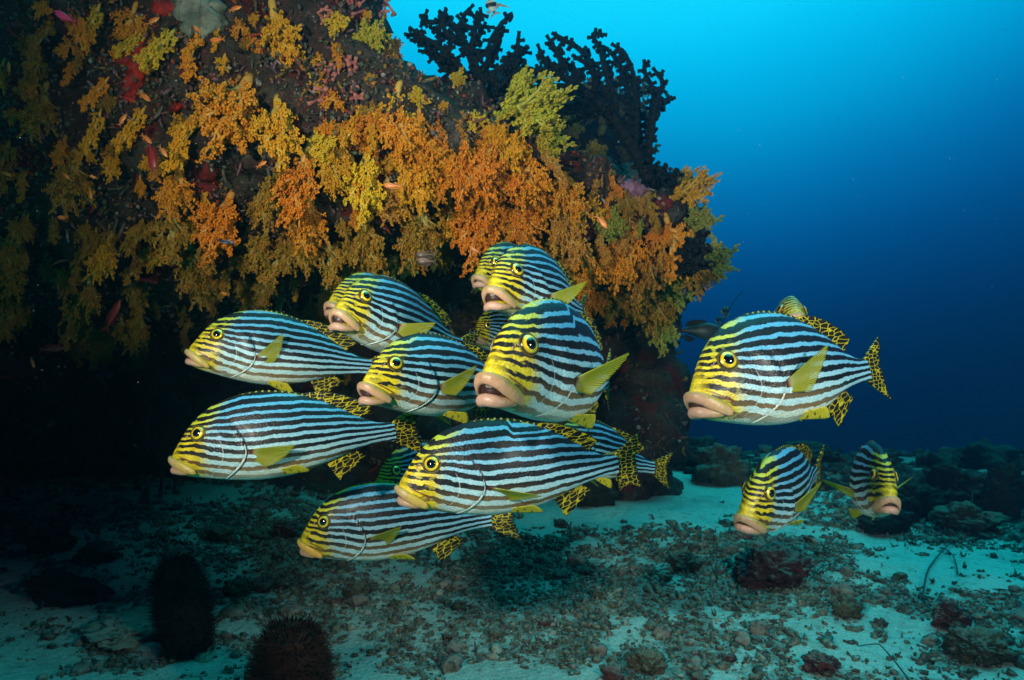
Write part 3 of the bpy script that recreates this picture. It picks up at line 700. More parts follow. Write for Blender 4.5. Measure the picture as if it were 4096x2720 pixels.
def soft_coral(px, py, size, color, kind, ang, label, group=None, out=.38, Y=None):
    """ang: direction of growth in the picture plane, degrees clockwise from straight down seen from the diver"""
    h, nrm = hit(px, py) if Y is None else (P(px, py, Y), Vector((0, -1, 0)))
    if h is None: return None
    D = (Vector((-math.sin(R(ang)), 0, -math.cos(R(ang))))+nrm*out).normalized()
    root = empty('soft_coral', h); s = size/F*h.y*1.06
    m3 = D.to_track_quat('Z', 'Y').to_matrix(); view = (h-CAMP).normalized(); xv = D.cross(view).normalized(); yv = D.cross(xv).normalized()
    m3 = Matrix((xv, -yv, D)).transposed()
    if m3.determinant() < 0: m3 = Matrix((-xv, -yv, D)).transposed()
    root.rotation_euler = m3.to_euler(); root.scale = (s*crng.uniform(.80, 1.0), s*.9, s*crng.uniform(1.05, 1.25))
    props(root, label, 'coral', group)
    a, b = crng.choice(PROTO[kind]); c = Vector(COL[color])*crng.uniform(.82, 1.12)
    for nme, me in (('branches', a), ('polyps', b)):
        o = link(nme, me, None, root); o.color = (c.x, c.y, c.z, 1)
        if nme == 'polyps': o['kind'] = 'stuff'
    return root
CORALS = [
 (190, 5, 110, 'orange', 'knot', 25, 'orange soft coral tuft at the top edge beside the pink fish'),
 (400, 15, 150, 'yellow', 'long', 38, 'pale yellow soft coral spray hanging at the top, right of the pink fish'),
 (545, 10, 150, 'orange', 'tree', 25, 'orange soft coral in the second row from the top left, above the red sponge'),
 (590, 110, 140, 'yellow', 'long', 22, 'bright yellow soft coral finger beside the red sponge'),
 (700, 120, 200, 'yellow', 'long', 20, 'long yellow soft coral with three fingers left of the grey sponge'),
 (800, 140, 165, 'orange', 'long', 18, 'single orange soft coral finger pointing down just below the grey sponge'),
 (955, 90, 110, 'orange', 'knot', 20, 'small bright orange soft coral to the right of the grey sponge'),
 (870, 100, 90, 'gold', 'long', 20, 'narrow golden soft coral hanging over the grey sponge'),
 (1085, 0, 250, 'gold', 'tree', 3, 'large golden soft coral hanging from the top edge, right of the grey sponge'),
 (500, 200, 100, 'orange', 'knot', 30, 'little orange soft coral touching the left side of the red sponge'),
 (215, 90, 190, 'olive', 'long', 14, 'drab olive soft coral strand below the pink fish'),
 (190, 330, 190, 'olive', 'tree', 14, 'pale olive soft coral with open branches on the far left'),
 (170, 230, 170, 'olive', 'long', 10, 'mustard soft coral strand on the far left wall, above the open branched one'),
 (435, 310, 130, 'orange', 'long', 25, 'orange soft coral left of the dark hollow'),
 (405, 440, 160, 'gold', 'long', 18, 'gold soft coral hanging left of the dark hollow, lower one'),
 (580, 430, 170, 'gold', 'long', 25, 'yellow orange soft coral along the top lip of the dark hollow'),
 (850, 430, 240, 'gold', 'long', 18, 'golden soft coral slanting down left of the largest orange one'),
 (1000, 310, 330, 'orange', 'tree', 6, 'largest orange soft coral of the reef, hanging in the upper middle'),
 (1110, 390, 250, 'gold', 'tree', -4, 'golden soft coral overlapping the largest orange one from the right'),
 (930, 330, 110, 'orange', 'knot', 30, 'small orange soft coral at the upper left of the largest orange one'),
 (1275, 225, 80, 'gold', 'knot', 20, 'small round yellow soft coral beside the pink cup corals'),
 (725, 640, 200, 'orange', 'tree', 10, 'orange soft coral below the dark hollow'),
 (690, 800, 210, 'olive', 'tree', 12, 'olive brown soft coral under the one below the hollow'),
 (930, 770, 270, 'rust', 'tree', 5, 'rust brown fan shaped soft coral above the dim open mouthed fish'),
 (300, 600, 220, 'olive', 'tree', 10, 'dim brown soft coral on the shaded left wall'),
 (1120, 640, 220, 'olive', 'tree', 0, 'dim olive gold soft coral below the largest orange one'),
 (1250, 560, 290, 'rust', 'tree', 8, 'brown orange soft coral hanging in the middle of the reef'),
 (1350, 520, 160, 'yellow', 'tree', 40, 'dull yellow soft coral with stubby open branches in the reef centre'),
 (1356, 60, 140, 'yellow', 'knot', 20, 'yellow soft coral on the upper right slope near the pink cups'),
 (1460, 110, 150, 'lime', 'bush', -10, 'lime yellow soft coral at the upper right slope of the reef'),
 (1545, 190, 210, 'tan', 'bush', 20, 'tan soft coral bush on the slope left of the black coral'),
 (1600, 330, 230, 'gold', 'tree', 5, 'gold soft coral on the slope under the left black coral'),
 (1640, 380, 130, 'yellow', 'knot', -60, 'yellow soft coral bunch reaching right under the left black coral'),
 (1470, 420, 180, 'gold', 'long', 10, 'golden soft coral drooping left of the pale stalked one'),
 (1470, 590, 250, 'yellow', 'tree', 6, 'pale stalked yellow soft coral in the reef centre'),
 (1815, 350, 110, 'yellow', 'knot', -150, 'bright yellow soft coral knot at the foot of the left black coral'),
 (1775, 410, 70, 'gold', 'knot', 0, 'tiny golden soft coral knot just under the bright yellow one'),
 (2000, 470, 280, 'lime', 'bush', -110, 'green yellow soft coral dome between the two black corals'),
 (2110, 540, 200, 'lime', 'bush', -100, 'greenish soft coral fan right of the green yellow dome'),
 (1890, 460, 120, 'yellow', 'knot', 0, 'yellow soft coral cluster under the green yellow dome'),
 (1730, 560, 230, 'orange', 'bush', 0, 'orange soft coral bush left of the deep orange pair'),
 (1860, 600, 260, 'rust', 'bush', 5, 'deep orange soft coral bush, left of a pair'),
 (1980, 620, 280, 'rust', 'bush', -5, 'deep orange soft coral bush, right of a pair'),
 (2110, 640, 200, 'orange', 'bush', -5, 'orange soft coral bush at the right of the deep orange pair'),
 (2010, 540, 200, 'gold', 'bush', 0, 'golden soft coral under the right part of the green dome'),
 (2230, 530, 180, 'gold', 'knot', -140, 'golden grainy soft coral at the ridge below the right black coral'),
 (2400, 530, 280, 'olive', 'bush', -170, 'large olive soft coral dome in front of the right black coral trunk'),
 (2380, 580, 190, 'yellow', 'knot', 0, 'yellow grainy soft coral under the large olive dome'),
 (2220, 650, 220, 'orange', 'tree', 0, 'orange soft coral below the ridge notch'),
 (2480, 600, 190, 'olive', 'bush', -60, 'olive soft coral tuft at the right shoulder of the ridge'),
 (2230, 780, 230, 'tan', 'tree', 0, 'tan soft coral hanging mid way on the right part of the reef'),
 (1960, 770, 270, 'rust', 'tree', 0, 'brown orange soft coral hanging below the deep orange pair'),
 (2050, 760, 200, 'rust', 'tree', -20, 'rusty soft coral right of the one below the deep orange pair'),
 (1700, 780, 240, 'olive', 'tree', 5, 'dim olive soft coral behind the open mouthed fish row'),
 (1540, 740, 140, 'yellow', 'long', 12, 'yellow soft coral finger right of the small orange fish'),
 (1440, 820, 230, 'olive', 'tree', 0, 'dim green brown soft coral above the pale lipped fish'),
 (2370, 800, 170, 'gold', 'knot', 20, 'golden soft coral above the dark red sponge on the right'),
 (2528, 850, 75, 'yellow', 'knot', 0, 'round little yellow soft coral near the right tip of the reef'),
 (2595, 770, 60, 'yellow', 'knot', 0, 'round tiny yellow soft coral high on the right tip of the reef'),
 (2450, 770, 55, 'gold', 'knot', 0, 'round tiny golden soft coral left of the purple crust'),
 (2690, 800, 190, 'gold', 'bush', -130, 'yellow orange soft coral at the upper right tip of the reef'),
 (2660, 860, 200, 'orange', 'tree', 0, 'orange soft coral hanging at the right tip of the reef'),
 (2735, 880, 160, 'green', 'bush', -80, 'green lit soft coral at the outermost right edge'),
 (2400, 960, 240, 'orange', 'bush', 5, 'orange soft coral bush right of the topmost fish'),
 (2530, 930, 250, 'orange', 'bush', 0, 'orange soft coral bush below the dark red sponge'),
 (2600, 980, 230, 'tan', 'bush', -10, 'tan soft coral under the right tip'),
 (2350, 1060, 190, 'rust', 'tree', 5, 'rusty soft coral just right of the topmost fish head'),
 (2690, 990, 200, 'green', 'bush', -30, 'green tinted soft coral left of the small black coral'),
 (2480, 1120, 230, 'olive', 'bush', 0, 'olive soft coral hanging low on the right corner of the overhang'),
 (2600, 1130, 210, 'olive', 'bush', -10, 'olive soft coral at the lowest right corner of the overhang'),
 (2660, 1200, 180, 'green', 'tree', 0, 'dim green lit soft coral at the bottom of the right corner'),
 (2690, 1080, 180, 'green', 'bush', -60, 'green lit soft coral between the corner and the hanging dark fish'),
 (40, 560, 220, 'olive', 'long', 6, 'dim strand of soft coral at the left edge of the picture'),
 (460, 930, 170, 'gold', 'tree', 8, 'dim yellow soft coral beside the dark red sponge patch'),
 (760, 930, 190, 'olive', 'tree', 5, 'olive soft coral right of the dark red sponge patch'),
 (640, 980, 150, 'gold', 'knot', 20, 'small gold soft coral on the dark red sponge patch'),
 (820, 1010, 200, 'olive', 'tree', 0, 'olive soft coral above the uppermost left striped fish'),
 (1240, 760, 200, 'orange', 'tree', 0, 'dull orange soft coral above the pale lipped fish'),
 (1590, 590, 210, 'gold', 'tree', -10, 'gold soft coral right of the pale stalked one'),
 (1600, 460, 190, 'orange', 'bush', 0, 'orange soft coral above the pale stalked one'),
 (1330, 380, 120, 'orange', 'knot', 15, 'little orange soft coral right of the golden overlapping one'),
]
for (px, py, sz, colr, kd, an, lb) in CORALS: soft_coral(px, py, sz, colr, kd, an, lb)
# the many lesser ones that nothing tells apart
for k in range(310):
    zone = k % 4 if k < 275 else 4
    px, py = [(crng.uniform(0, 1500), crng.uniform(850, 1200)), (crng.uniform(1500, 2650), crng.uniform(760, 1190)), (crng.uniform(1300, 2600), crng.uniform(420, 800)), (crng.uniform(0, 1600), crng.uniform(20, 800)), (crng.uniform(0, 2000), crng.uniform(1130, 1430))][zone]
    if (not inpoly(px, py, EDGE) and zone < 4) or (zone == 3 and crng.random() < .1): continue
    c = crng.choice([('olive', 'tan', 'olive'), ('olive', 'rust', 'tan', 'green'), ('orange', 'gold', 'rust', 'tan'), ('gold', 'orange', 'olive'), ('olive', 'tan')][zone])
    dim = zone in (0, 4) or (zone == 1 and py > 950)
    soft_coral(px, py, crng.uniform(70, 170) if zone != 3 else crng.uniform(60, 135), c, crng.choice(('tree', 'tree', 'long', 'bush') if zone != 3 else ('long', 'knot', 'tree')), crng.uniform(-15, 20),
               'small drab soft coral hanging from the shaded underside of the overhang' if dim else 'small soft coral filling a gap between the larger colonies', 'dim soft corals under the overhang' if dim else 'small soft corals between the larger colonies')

# black tree corals
def black_coral(outline, base, Yc, label, step=.030, natt=520, thick=.10, seed=1, kr=1.0):
    rr = random.Random(seed); B0 = P(*base, Yc); xs = [p[0] for p in outline]; ys = [p[1] for p in outline]; att = []
    while len(att) < natt:
        x, y = rr.uniform(min(xs), max(xs)), rr.uniform(min(ys), max(ys))
        if inpoly(x, y, outline): att.append(tuple(P(x, y, Yc)+Vector((0, rr.uniform(-thick, thick), 0))))
    att = np.array(att); nodes = [np.array(B0[:])]; par = [-1]
    for it in range(90):
        if len(att) == 0: break
        N = np.array(nodes); d = np.linalg.norm(att[:, None]-N[None], axis=2); near = d.argmin(1); dm = d[np.arange(len(att)), near]; act = dm < (.60 if it < 14 else .22)
        if not act.any(): break
        new = []
        for i in np.unique(near[act]):
            v = (att[act & (near == i)]-N[i]); v = (v/np.linalg.norm(v, axis=1)[:, None]).sum(0)+np.array([rr.gauss(0, .25), 0, rr.gauss(0, .25)])
            v /= np.linalg.norm(v)+1e-9; q = N[i]+v*step
            if np.linalg.norm(N-q, axis=1).min() > step*.45: new.append((q, i))
        if not new: break
        for q, i in new: nodes.append(q); par.append(int(i))
        N = np.array(nodes); att = att[np.linalg.norm(att[:, None]-N[None], axis=2).min(1) > step*1.40]
    m = len(nodes); cnt = np.ones(m)
    for i in range(m-1, 0, -1): cnt[par[i]] += cnt[i]
    O = B0; rad = np.minimum(.0080+.0014*np.sqrt(cnt), .028)*kr; tb, kb = MB(), MB()
    for i in range(1, m):
        a, b = nodes[par[i]], nodes[i]; tb.add(*tube([a, (a+b)/2, b], [rad[par[i]] if cnt[par[i]]-cnt[i] < 4 else rad[i]*1.1, rad[i]*rr.uniform(.9, 1.1), rad[i]], 6, up=(.2, .9, .3)))
        d = (b-a)/np.linalg.norm(b-a)
        for k in range(2 if cnt[i] > 1 else 5):
            s_ = np.array([rr.gauss(0, 1), rr.gauss(0, .5), rr.gauss(0, 1)]); s_ -= d*(s_@d)*(1 if cnt[i] > 1 else 0); s_ /= np.linalg.norm(s_)+1e-9
            if cnt[i] == 1 and k == 0: s_ = d
            c = a+(b-a)*rr.random(); L = rad[i]+rr.uniform(.010, .019)*kr
            if cnt[i] == 1 and k == 0: c = b; L = .02
            kb.add(*tube([c, c+s_*L*.8, c+s_*L, c+s_*(L+.002)], [.0065*kr, .0075*kr, .0095*kr, .006*kr], 6, up=(.2, .9, .3)))
    root = empty('black_coral', O); props(root, label, 'coral', 'black tree corals on the reef ridge')
    for nme, mb in (('branches', tb), ('polyp_cups', kb)):
        for i in range(len(mb.V)): mb.V[i] = mb.V[i]-np.array(O[:])
        link(nme, mb.mesh(nme), M['black'], root)
    return root
black_coral([(1612, 95), (1680, 75), (1760, 55), (1810, 50), (1850, 90), (1868, 18), (1930, 18), (1920, 90), (1965, 65), (1975, 120), (2012, 92), (2050, 110), (2030, 175), (2080, 160), (2135, 165), (2125, 240), (2080, 330), (1990, 400), (1900, 380), (1780, 300), (1650, 180)],
            (1900, 400), 2.62, 'left black tree coral silhouetted against the water on top of the reef', seed=4, natt=1000, thick=.08, kr=.85)
black_coral([(2190, 145), (2240, 135), (2300, 175), (2325, 138), (2400, 160), (2430, 138), (2460, 200), (2510, 205), (2530, 255), (2580, 245), (2600, 285), (2640, 325), (2688, 375), (2695, 430), (2640, 445), (2625, 520), (2612, 600), (2640, 690), (2570, 700), (2540, 600), (2470, 500), (2380, 450), (2280, 480), (2180, 535), (2150, 510), (2190, 440), (2090, 425), (2000, 392), (1995, 350), (2080, 285), (2120, 250), (2150, 215)],
            (2600, 720), 2.70, 'right and bigger black tree coral with branches spreading left and up', seed=8, natt=1400, thick=.08, kr=.85)
black_coral([(2735, 1090), (2715, 1010), (2760, 950), (2800, 910), (2835, 970), (2825, 1050), (2790, 1090)], (2740, 1060), 2.45, 'small black tree coral jutting from the outer right edge of the reef', seed=12, natt=160, step=.025)
black_coral([(2600, 730), (2600, 670), (2650, 680), (2700, 700), (2715, 735), (2660, 740)], (2590, 725), 2.75, 'low black coral stub right of the large black tree coral foot', seed=14, natt=50, step=.022)
soft_coral(2788, 1050, 170, 'green', 'bush', -95, 'green lit soft coral reaching furthest right, beyond the small black coral', Y=2.9)
soft_coral(2770, 1060, 150, 'olive', 'bush', -40, 'dark olive soft coral hanging under the small black coral', Y=2.9)

# sponges: thick crusts that follow the rock
def crust(name, px, py, w, h_, mat, label, cat='sponge', lift=.016, group=None, rotd=0, seed=1):
    rr = random.Random(seed); n_, m_ = 34, 13; pts = {}; c0, nn = hit(px, py)
    if c0 is None: return
    V, ok = [], True
    for j in range(m_):
        for i in range(n_):
            a = i/n_*2*math.pi; f = j/(m_-1); e = 1+.45*mn.noise((math.cos(a)*1.6+seed*3, math.sin(a)*1.6, seed))+.35*mn.noise((math.cos(a)*4+seed*3, math.sin(a)*4, seed))
            x, y = math.cos(a)*w/2*f*e, math.sin(a)*h_/2*f*e; x, y = x*math.cos(R(rotd))-y*math.sin(R(rotd)), x*math.sin(R(rotd))+y*math.cos(R(rotd))
            q, nq = hit(px+x, py+y)
            if q is None or abs(q.y-c0.y) > .22: q, nq = P(px+x, py+y, c0.y), nn
            th = lift*(1-f**4)*(1+.8*mn.noise(q*14))-(.012 if f > .97 else 0)
            V.append(q+nq*th)
    O = c0; me = mk(name, [(v-O)[:] for v in V], [(j*n_+i, j*n_+(i+1) % n_, (j+1)*n_+(i+1) % n_, (j+1)*n_+i) for j in range(m_-1) for i in range(n_)])
    o = link(name, me, mat); o.location = O; props(o, label, cat, group)
M['redsponge'] = m_plain('red_sponge', (.42, .022, .010), (.24, .012, .008), 22, .7, .3, .6, dist=.012)
M['darkred'] = m_plain('dark_red_sponge', (.17, .012, .010), (.08, .012, .010), 30, .8, .3, .8, dist=.012)
M['greysponge'] = m_plain('grey_sponge', (.24, .25, .20), (.10, .11, .085), 16, .8, .3, .7, dist=.02)
M['purple'] = m_plain('purple_crust', (.30, .16, .26), (.16, .06, .09), 26, .85, .2, .9, dist=.012)
for a in [('red_sponge', 545, 215, 130, 190, M['redsponge'], 'bright red crusting sponge in the upper left, widest patch', 20), ('red_sponge', 530, 350, 90, 150, M['redsponge'], 'red crusting sponge strip running down below the widest red patch', 25),
          ('red_sponge', 665, 25, 120, 90, M['redsponge'], 'red crusting sponge at the top edge next to the grey sponge', 0), ('red_sponge', 1185, 220, 40, 70, M['redsponge'], 'narrow red sponge beside the pink cup corals', 0),
          ('red_sponge', 700, 425, 60, 40, M['redsponge'], 'small crimson sponge on the lip of the dark hollow', 0), ('red_sponge', 760, 285, 110, 80, M['darkred'], 'dull red sponge below the orange finger coral', 0),
          ('grey_sponge', 800, 60, 230, 190, M['greysponge'], 'smooth grey sponge mound at the top of the reef', 0), ('dark_red_sponge', 825, 720, 120, 120, M['darkred'], 'maroon sponge left of the rust brown fan coral', 0),
          ('dark_red_sponge', 560, 1000, 330, 230, M['darkred'], 'dim dark red sponge patch over the uppermost left striped fish', 10), ('dark_red_sponge', 2500, 900, 150, 110, M['darkred'], 'dark red sponge on the right part of the reef', 0),
          ('dark_red_sponge', 1760, 640, 120, 90, M['darkred'], 'dark red sponge between orange bushes in the reef centre', 0), ('purple_crust', 2560, 770, 170, 90, M['purple'], 'purple pink coralline crust on the upper right tip', 25),
          ('dark_red_sponge', 2650, 810, 90, 70, M['darkred'], 'maroon crust beside the purple pink one', 20), ('dark_red_sponge', 90, 370, 150, 130, M['darkred'], 'dull red crust on the far left wall', 0)]:
    crust(a[0], a[1], a[2], a[3], a[4], a[5], a[6], 'sponge' if 'sponge' in a[0] else 'crust', rotd=a[7], seed=a[1], lift=.03 if 'grey' in a[0] else .016)
# pink cup corals
M['cup'] = m_plain('cup_coral', (.50, .17, .13), (.34, .10, .09), 40, .7, .3, .4)
def cup_coral(px, py, sz, label, seed):
    rr = random.Random(seed); h, nn = hit(px, py)
    if h is None: return
    root = empty('cup_coral', h); props(root, label, 'coral', 'pink cup corals on the upper slope'); s = sz/F*h.y
    for k in range(rr.randint(6, 9)):
        d = (Vector((rr.gauss(0, .7), rr.gauss(0, .3), rr.gauss(0, .7)))+nn*.9+Vector((0, 0, -.2))).normalized(); st = Vector((rr.uniform(-.3, .3), 0, rr.uniform(-.3, .3)))*s; L = s*rr.uniform(.35, .6); r = s*rr.uniform(.06, .085)
        p = [st-d*.02, st+d*L*.5, st+d*L*.9, st+d*L, st+d*L*.99, st+d*L*.86]
        link('cup', mk('cup', *tube([q[:] for q in p], [r*.8, r*.75, r*1.15, r*1.12, r*.7, r*.5], 9, up=(.3, .5, .8), cap=False)), M['cup'], root)
for i, a in enumerate([(1395, 250, 110, 'pink cup corals, cluster nearest the reef centre top'), (1310, 270, 90, 'pink cup coral cluster left of the biggest one'), (1390, 370, 110, 'pink cup coral cluster above the golden corals'), (1290, 370, 110, 'pink cup coral cluster right of the largest orange soft coral'),
                       (1330, 300, 80, 'little pink cup corals in the middle of their patch'), (1420, 20, 90, 'pink cup corals at the top edge of the reef'), (1530, 20, 90, 'dusky cup corals on the skyline of the upper slope'), (1300, 60, 70, 'small pink cup corals under the top edge')]):
    cup_coral(*a, seed=i+20)
# fine crusts and turf, beyond counting
def growth():
    rr = random.Random(9); mb = MB(); n_ = 0
    while n_ < 9500:
        px, py = rr.uniform(-150, 2850), rr.uniform(-100, 1350)
        if n_ > 8000: px, py = rr.uniform(0, 2750), rr.uniform(1000, 1950)
        h, nn = hit(px, py); n_ += 1
        if h is None: continue
        if mn.noise(h*5.) < rr.uniform(-.6, .3): continue
        s = rr.uniform(.006, .02)*(h.y/2.4)**.5; V, T = ICO1 if rr.random() < .75 else ICO2
        if rr.random() < .5:
            for _ in range(3):
                o = Vector((rr.gauss(0, 1), rr.gauss(0, 1), rr.gauss(0, 1)))*s*.9; mb.add(V*np.array([rr.uniform(.4, 1), rr.uniform(.4, 1), rr.uniform(.4, 1)])*s*.6+np.array((h+nn*s*.4+o)[:]), T)
        else:
            d = (nn+Vector((rr.gauss(0, .6), rr.gauss(0, .6), rr.gauss(0, .6)-.2))).normalized(); L = s*rr.uniform(1.5, 3.2); a = h-nn*.004
            b = a+d*L*.6; e = b+(d+Vector((rr.gauss(0, .5), rr.gauss(0, .5), rr.gauss(0, .5))))*L*.4
            mb.add(*tube([a[:], b[:], e[:]], [s*.28, s*.3, s*.16], 5, up=(.3, .5, .8)))
    return mb.mesh('encrusting_growth')
props(link('encrusting_growth', growth(), M['growth']), 'turf, hydroids and small crusts covering the rock between the corals', 'marine growth', kind='stuff')

def cut(t, n_=7):
    w = t.replace(',', '').split()[:n_]
    while w[-1] in ('on', 'the', 'of', 'to', 'below', 'in', 'a', 'at', 'and', 'with', 'under', 'from', 'just', 'its', 'above', 'beside', 'one', 'left', 'right', 'by', 'that', 'two', 'behind', 'down', 'part', 'hanging', 'foot', 'hanging', 'touching', 'dark', 'upper', 'lower', 'far', 'most', 'edge', 'middle', 'next', 'near', 'across', 'beyond', 'top', 'reaching', 'running'): w.pop()
    return 'the '+' '.join(w)
ORD = ['nearest', 'second nearest', 'third nearest', 'fourth nearest', 'fifth nearest', 'sixth nearest', 'seventh nearest', 'eighth nearest', 'ninth nearest', 'tenth nearest', 'eleventh nearest', 'twelfth nearest', 'thirteenth nearest', 'fourteenth nearest', 'fifteenth nearest', 'sixteenth nearest', 'seventeenth nearest', 'eighteenth nearest', 'nineteenth nearest', 'twentieth nearest']
def rank_labels(objs, marks, text):
    """each look-alike is told apart by its rank in distance from a landmark"""
    P3 = np.array([o.location[:] for o in objs]); Mk = np.array([m[1][:] for m in marks]); names_ = [m[0] for m in marks]; D = np.linalg.norm(P3[:, None]-Mk[None], axis=2); D[:, [names_.count(q) > 1 for q in names_]] += 0.; rk = D.argsort(0).argsort(0)
    used = set()
    for i, o in enumerate(objs):
        ok = [q for q in range(len(marks)) if names_.count(names_[q]) == 1 and (q, int(rk[i, q])) not in used]; j = min(ok, key=lambda q: rk[i, q]); k = int(rk[i, j]); used.add((j, k))
        if k < len(ORD): o['label'] = text(o)+', '+ORD[k]+' to '+marks[j][0]
LANDC = [(a, o.location.copy()) for o in list(C.objects) if o.name.startswith('soft_coral') and not o.get('group') and o.get('label') for a in [cut(o['label'])]]
for gr, word in (('dim soft corals under the overhang', 'small dim soft coral'), ('small soft corals between the larger colonies', 'small filler soft coral')):
    rank_labels([o for o in C.objects if o.get('group') == gr and o.type == 'EMPTY'], LANDC, lambda o: word)
# ------------------------------------------------------------------ rocks on the floor
def on_floor(px, py): Y = F*CAMZ/(py-1360); x = (px-2048)/F*Y; return Vector((x, Y, floor_z(x, Y)))
M['rockA'] = m_rubble(.62); M['rockB'] = m_rubble(.40)
def m_rock(name, a, b, c, dust=.45):
    g = G(name); p = g.geo('Position'); n1 = g.noise(p, 7, 5, .65); n2 = g.noise(p, 34, 4, .7); n3 = g.noise(p, 110, 2, .6)
    col = g.mix(n1.ss(.4, .6), a, b); nx, ny, nzz = g.sep(g.geo('Normal')); col = g.mix(n2.ss(.58, .7)*.8, col, c); col = g.mix(n2.ss(.44, .32)*.8, col, (.012, .012, .010))
    col = g.mix((nzz+(n2-.5)*1.6).ss(.55, 1.1)*dust, col, (.24, .25, .20))
    return g.bsdf(col, .9, .2, g.bump(n1*.3+n2*.5+n3*.2, 1., .03))
M['maroon'] = m_rock('maroon_rock', (.055, .022, .022), (.10, .035, .035), (.20, .15, .12))
M['drab'] = m_rock('drab_rock', (.05, .05, .035), (.10, .095, .06), (.20, .19, .14))
M['darkrock'] = m_rock('dark_rock', (.010, .011, .009), (.024, .024, .018), (.05, .052, .042), .12)
def rock(px, py, w, h_, mat, label, seed, group=None, depth=.9, name='rock', sub=4, sink=.25):
    b = on_floor(px, py); s = w/F*b.y/2; v = h_/F*b.y/(1+(1-sink))*.86; s *= .88
    me = rock_mesh(name, seed, 5, .46, .20, (s, s*depth, v)); o = link(name, me, M[mat]); o.location = b+Vector((0, s*.5, v*(1-sink)-v*.1)); o.rotation_euler = (0, 0, crng.uniform(-.4, .4))
    props(o, label, 'rock', group); return o
for i, a in enumerate([
    (3110, 2365, 300, 170, 'maroon', 'angular maroon rock on the sand below the two right fishes'), (2905, 1935, 270, 170, 'drab', 'rounded drab coral boulder on the edge of the pale sand, right of centre'),
    (2370, 2030, 200, 130, 'darkrock', 'dark rock behind the tail of the bottom centre fish'), (2500, 1940, 130, 90, 'darkrock', 'small dark rock left of the rounded boulder'),
    (2760, 1880, 190, 110, 'darkrock', 'dark low rock touching the rounded boulder on its left'), (3240, 1860, 260, 90, 'darkrock', 'low dark rock behind the rounded boulder, to its right'),
    (3560, 2130, 220, 110, 'darkrock', 'dark rock under the fish facing the camera'), (3660, 2090, 240, 190, 'darkrock', 'dark lumpy rock right of the fish facing the camera'),
     (3850, 2040, 260, 200, 'darkrock', 'dark boulder near the right edge with the tall shape behind'),
    (3900, 2140, 260, 120, 'drab', 'drab rock by the curved whip coral on the right'), (4040, 2090, 160, 260, 'darkrock', 'upright dark rock at the right edge'),
    (3820, 2520, 150, 110, 'maroon', 'dark maroon rock on the sand at the lower right'), (3400, 2480, 120, 90, 'drab', 'brown knobbly stone on pale sand at the lower right'),
    (2600, 2690, 170, 90, 'drab', 'pale drab mound at the bottom edge, right of centre'), 
    (3950, 2660, 240, 120, 'drab', 'rough drab rock in the bottom right corner'), (3300, 2690, 150, 80, 'maroon', 'reddish rubble rock at the bottom edge on the right'), (2750, 2300, 150, 80, 'drab', 'drab stone left of the angular maroon rock'),
    (180, 1990, 260, 120, 'darkrock', 'dark rock at the left end of the shaded sand'),
    (880, 2180, 140, 60, 'drab', 'low stone left of the lowest striped fish'), (180, 2250, 190, 110, 'maroon', 'brown maroon stone at the left edge'), (360, 2290, 170, 90, 'drab', 'drab stone left of the black bristly column'),
    (480, 2560, 400, 80, 'rubble', 'broad low rubbly rock at the foot of the black bristly column'), (1130, 2170, 130, 70, 'maroon', 'dark red stone under the snout of the lowest fish'),
    (1420, 2420, 110, 80, 'drab', 'ochre stone right of the shadow'), (930, 2400, 110, 70, 'drab', 'small ochre stone right of the black column')]):
    rock(*a, seed=i+3, sub=4)
rr_ = random.Random(77)
for k in range(40):
    Y = rr_.uniform(4.9, 8.2); x = rr_.uniform(.9 if Y < 6.2 else .7, .74*Y); w_ = rr_.uniform(.07, .20)
    if x < 1.9 and Y < 5.6: Y += 1.
    me = rock_mesh('boulder', 100+k, 4, .5, .24, (w_, w_*rr_.uniform(.7, 1.1), w_*rr_.uniform(.35, .75))); o = link('boulder', me, M['darkrock']); o.location = (x, Y, floor_z(x, Y)+.05)
    props(o, 'dark weathered coral boulder on the far sea floor', 'rock', 'dark coral boulders on the far sea floor')
pool = [rock_mesh('rubble_stone', 300+k, 3, .42, .2, (1, 1, .66)) for k in range(8)]
for m_ in pool: m_.materials.append(M['rubble'])
SM = [rock_mesh('rubble_stone', 320+k, 3, .42, .2, (1, 1, .66)) for k in range(6)]
for i, m_ in enumerate(SM): m_.materials.append(M['drab' if i % 2 else 'maroon'])
k = 0
while k < 130:
    Y = rr_.uniform(1.75, 4.2); x = rr_.uniform(-.74, .74)*Y
    if cover(x, Y) < rr_.uniform(.0, .7): continue
    k += 1; s = rr_.uniform(.013, .032)*(.7+.3*Y/2.5); o = link('rubble_stone', rr_.choice(pool if rr_.random() < .6 else SM)); o.location = (x, Y, floor_z(x, Y)+s*.3)
    o.rotation_euler = (rr_.uniform(-.4, .4), rr_.uniform(-.4, .4), rr_.uniform(0, 6.3)); o.scale = (s*rr_.uniform(.8, 1.4), s*rr_.uniform(.7, 1.2), s*rr_.uniform(.7, 1.3))
    props(o, 'knobbly fist sized piece of coral rubble lying on the sand', 'rubble stone', 'larger pieces of coral rubble')

LANDR = [(cut(o['label']), o.location.copy()) for o in list(C.objects) if o.name.split('.')[0] == 'rock' and o.get('label')]
rank_labels([o for o in C.objects if o.get('group') == 'larger pieces of coral rubble'], LANDR, lambda o: 'rubble stone')
rank_labels([o for o in C.objects if o.get('group') == 'dark coral boulders on the far sea floor'], LANDR, lambda o: 'far boulder')
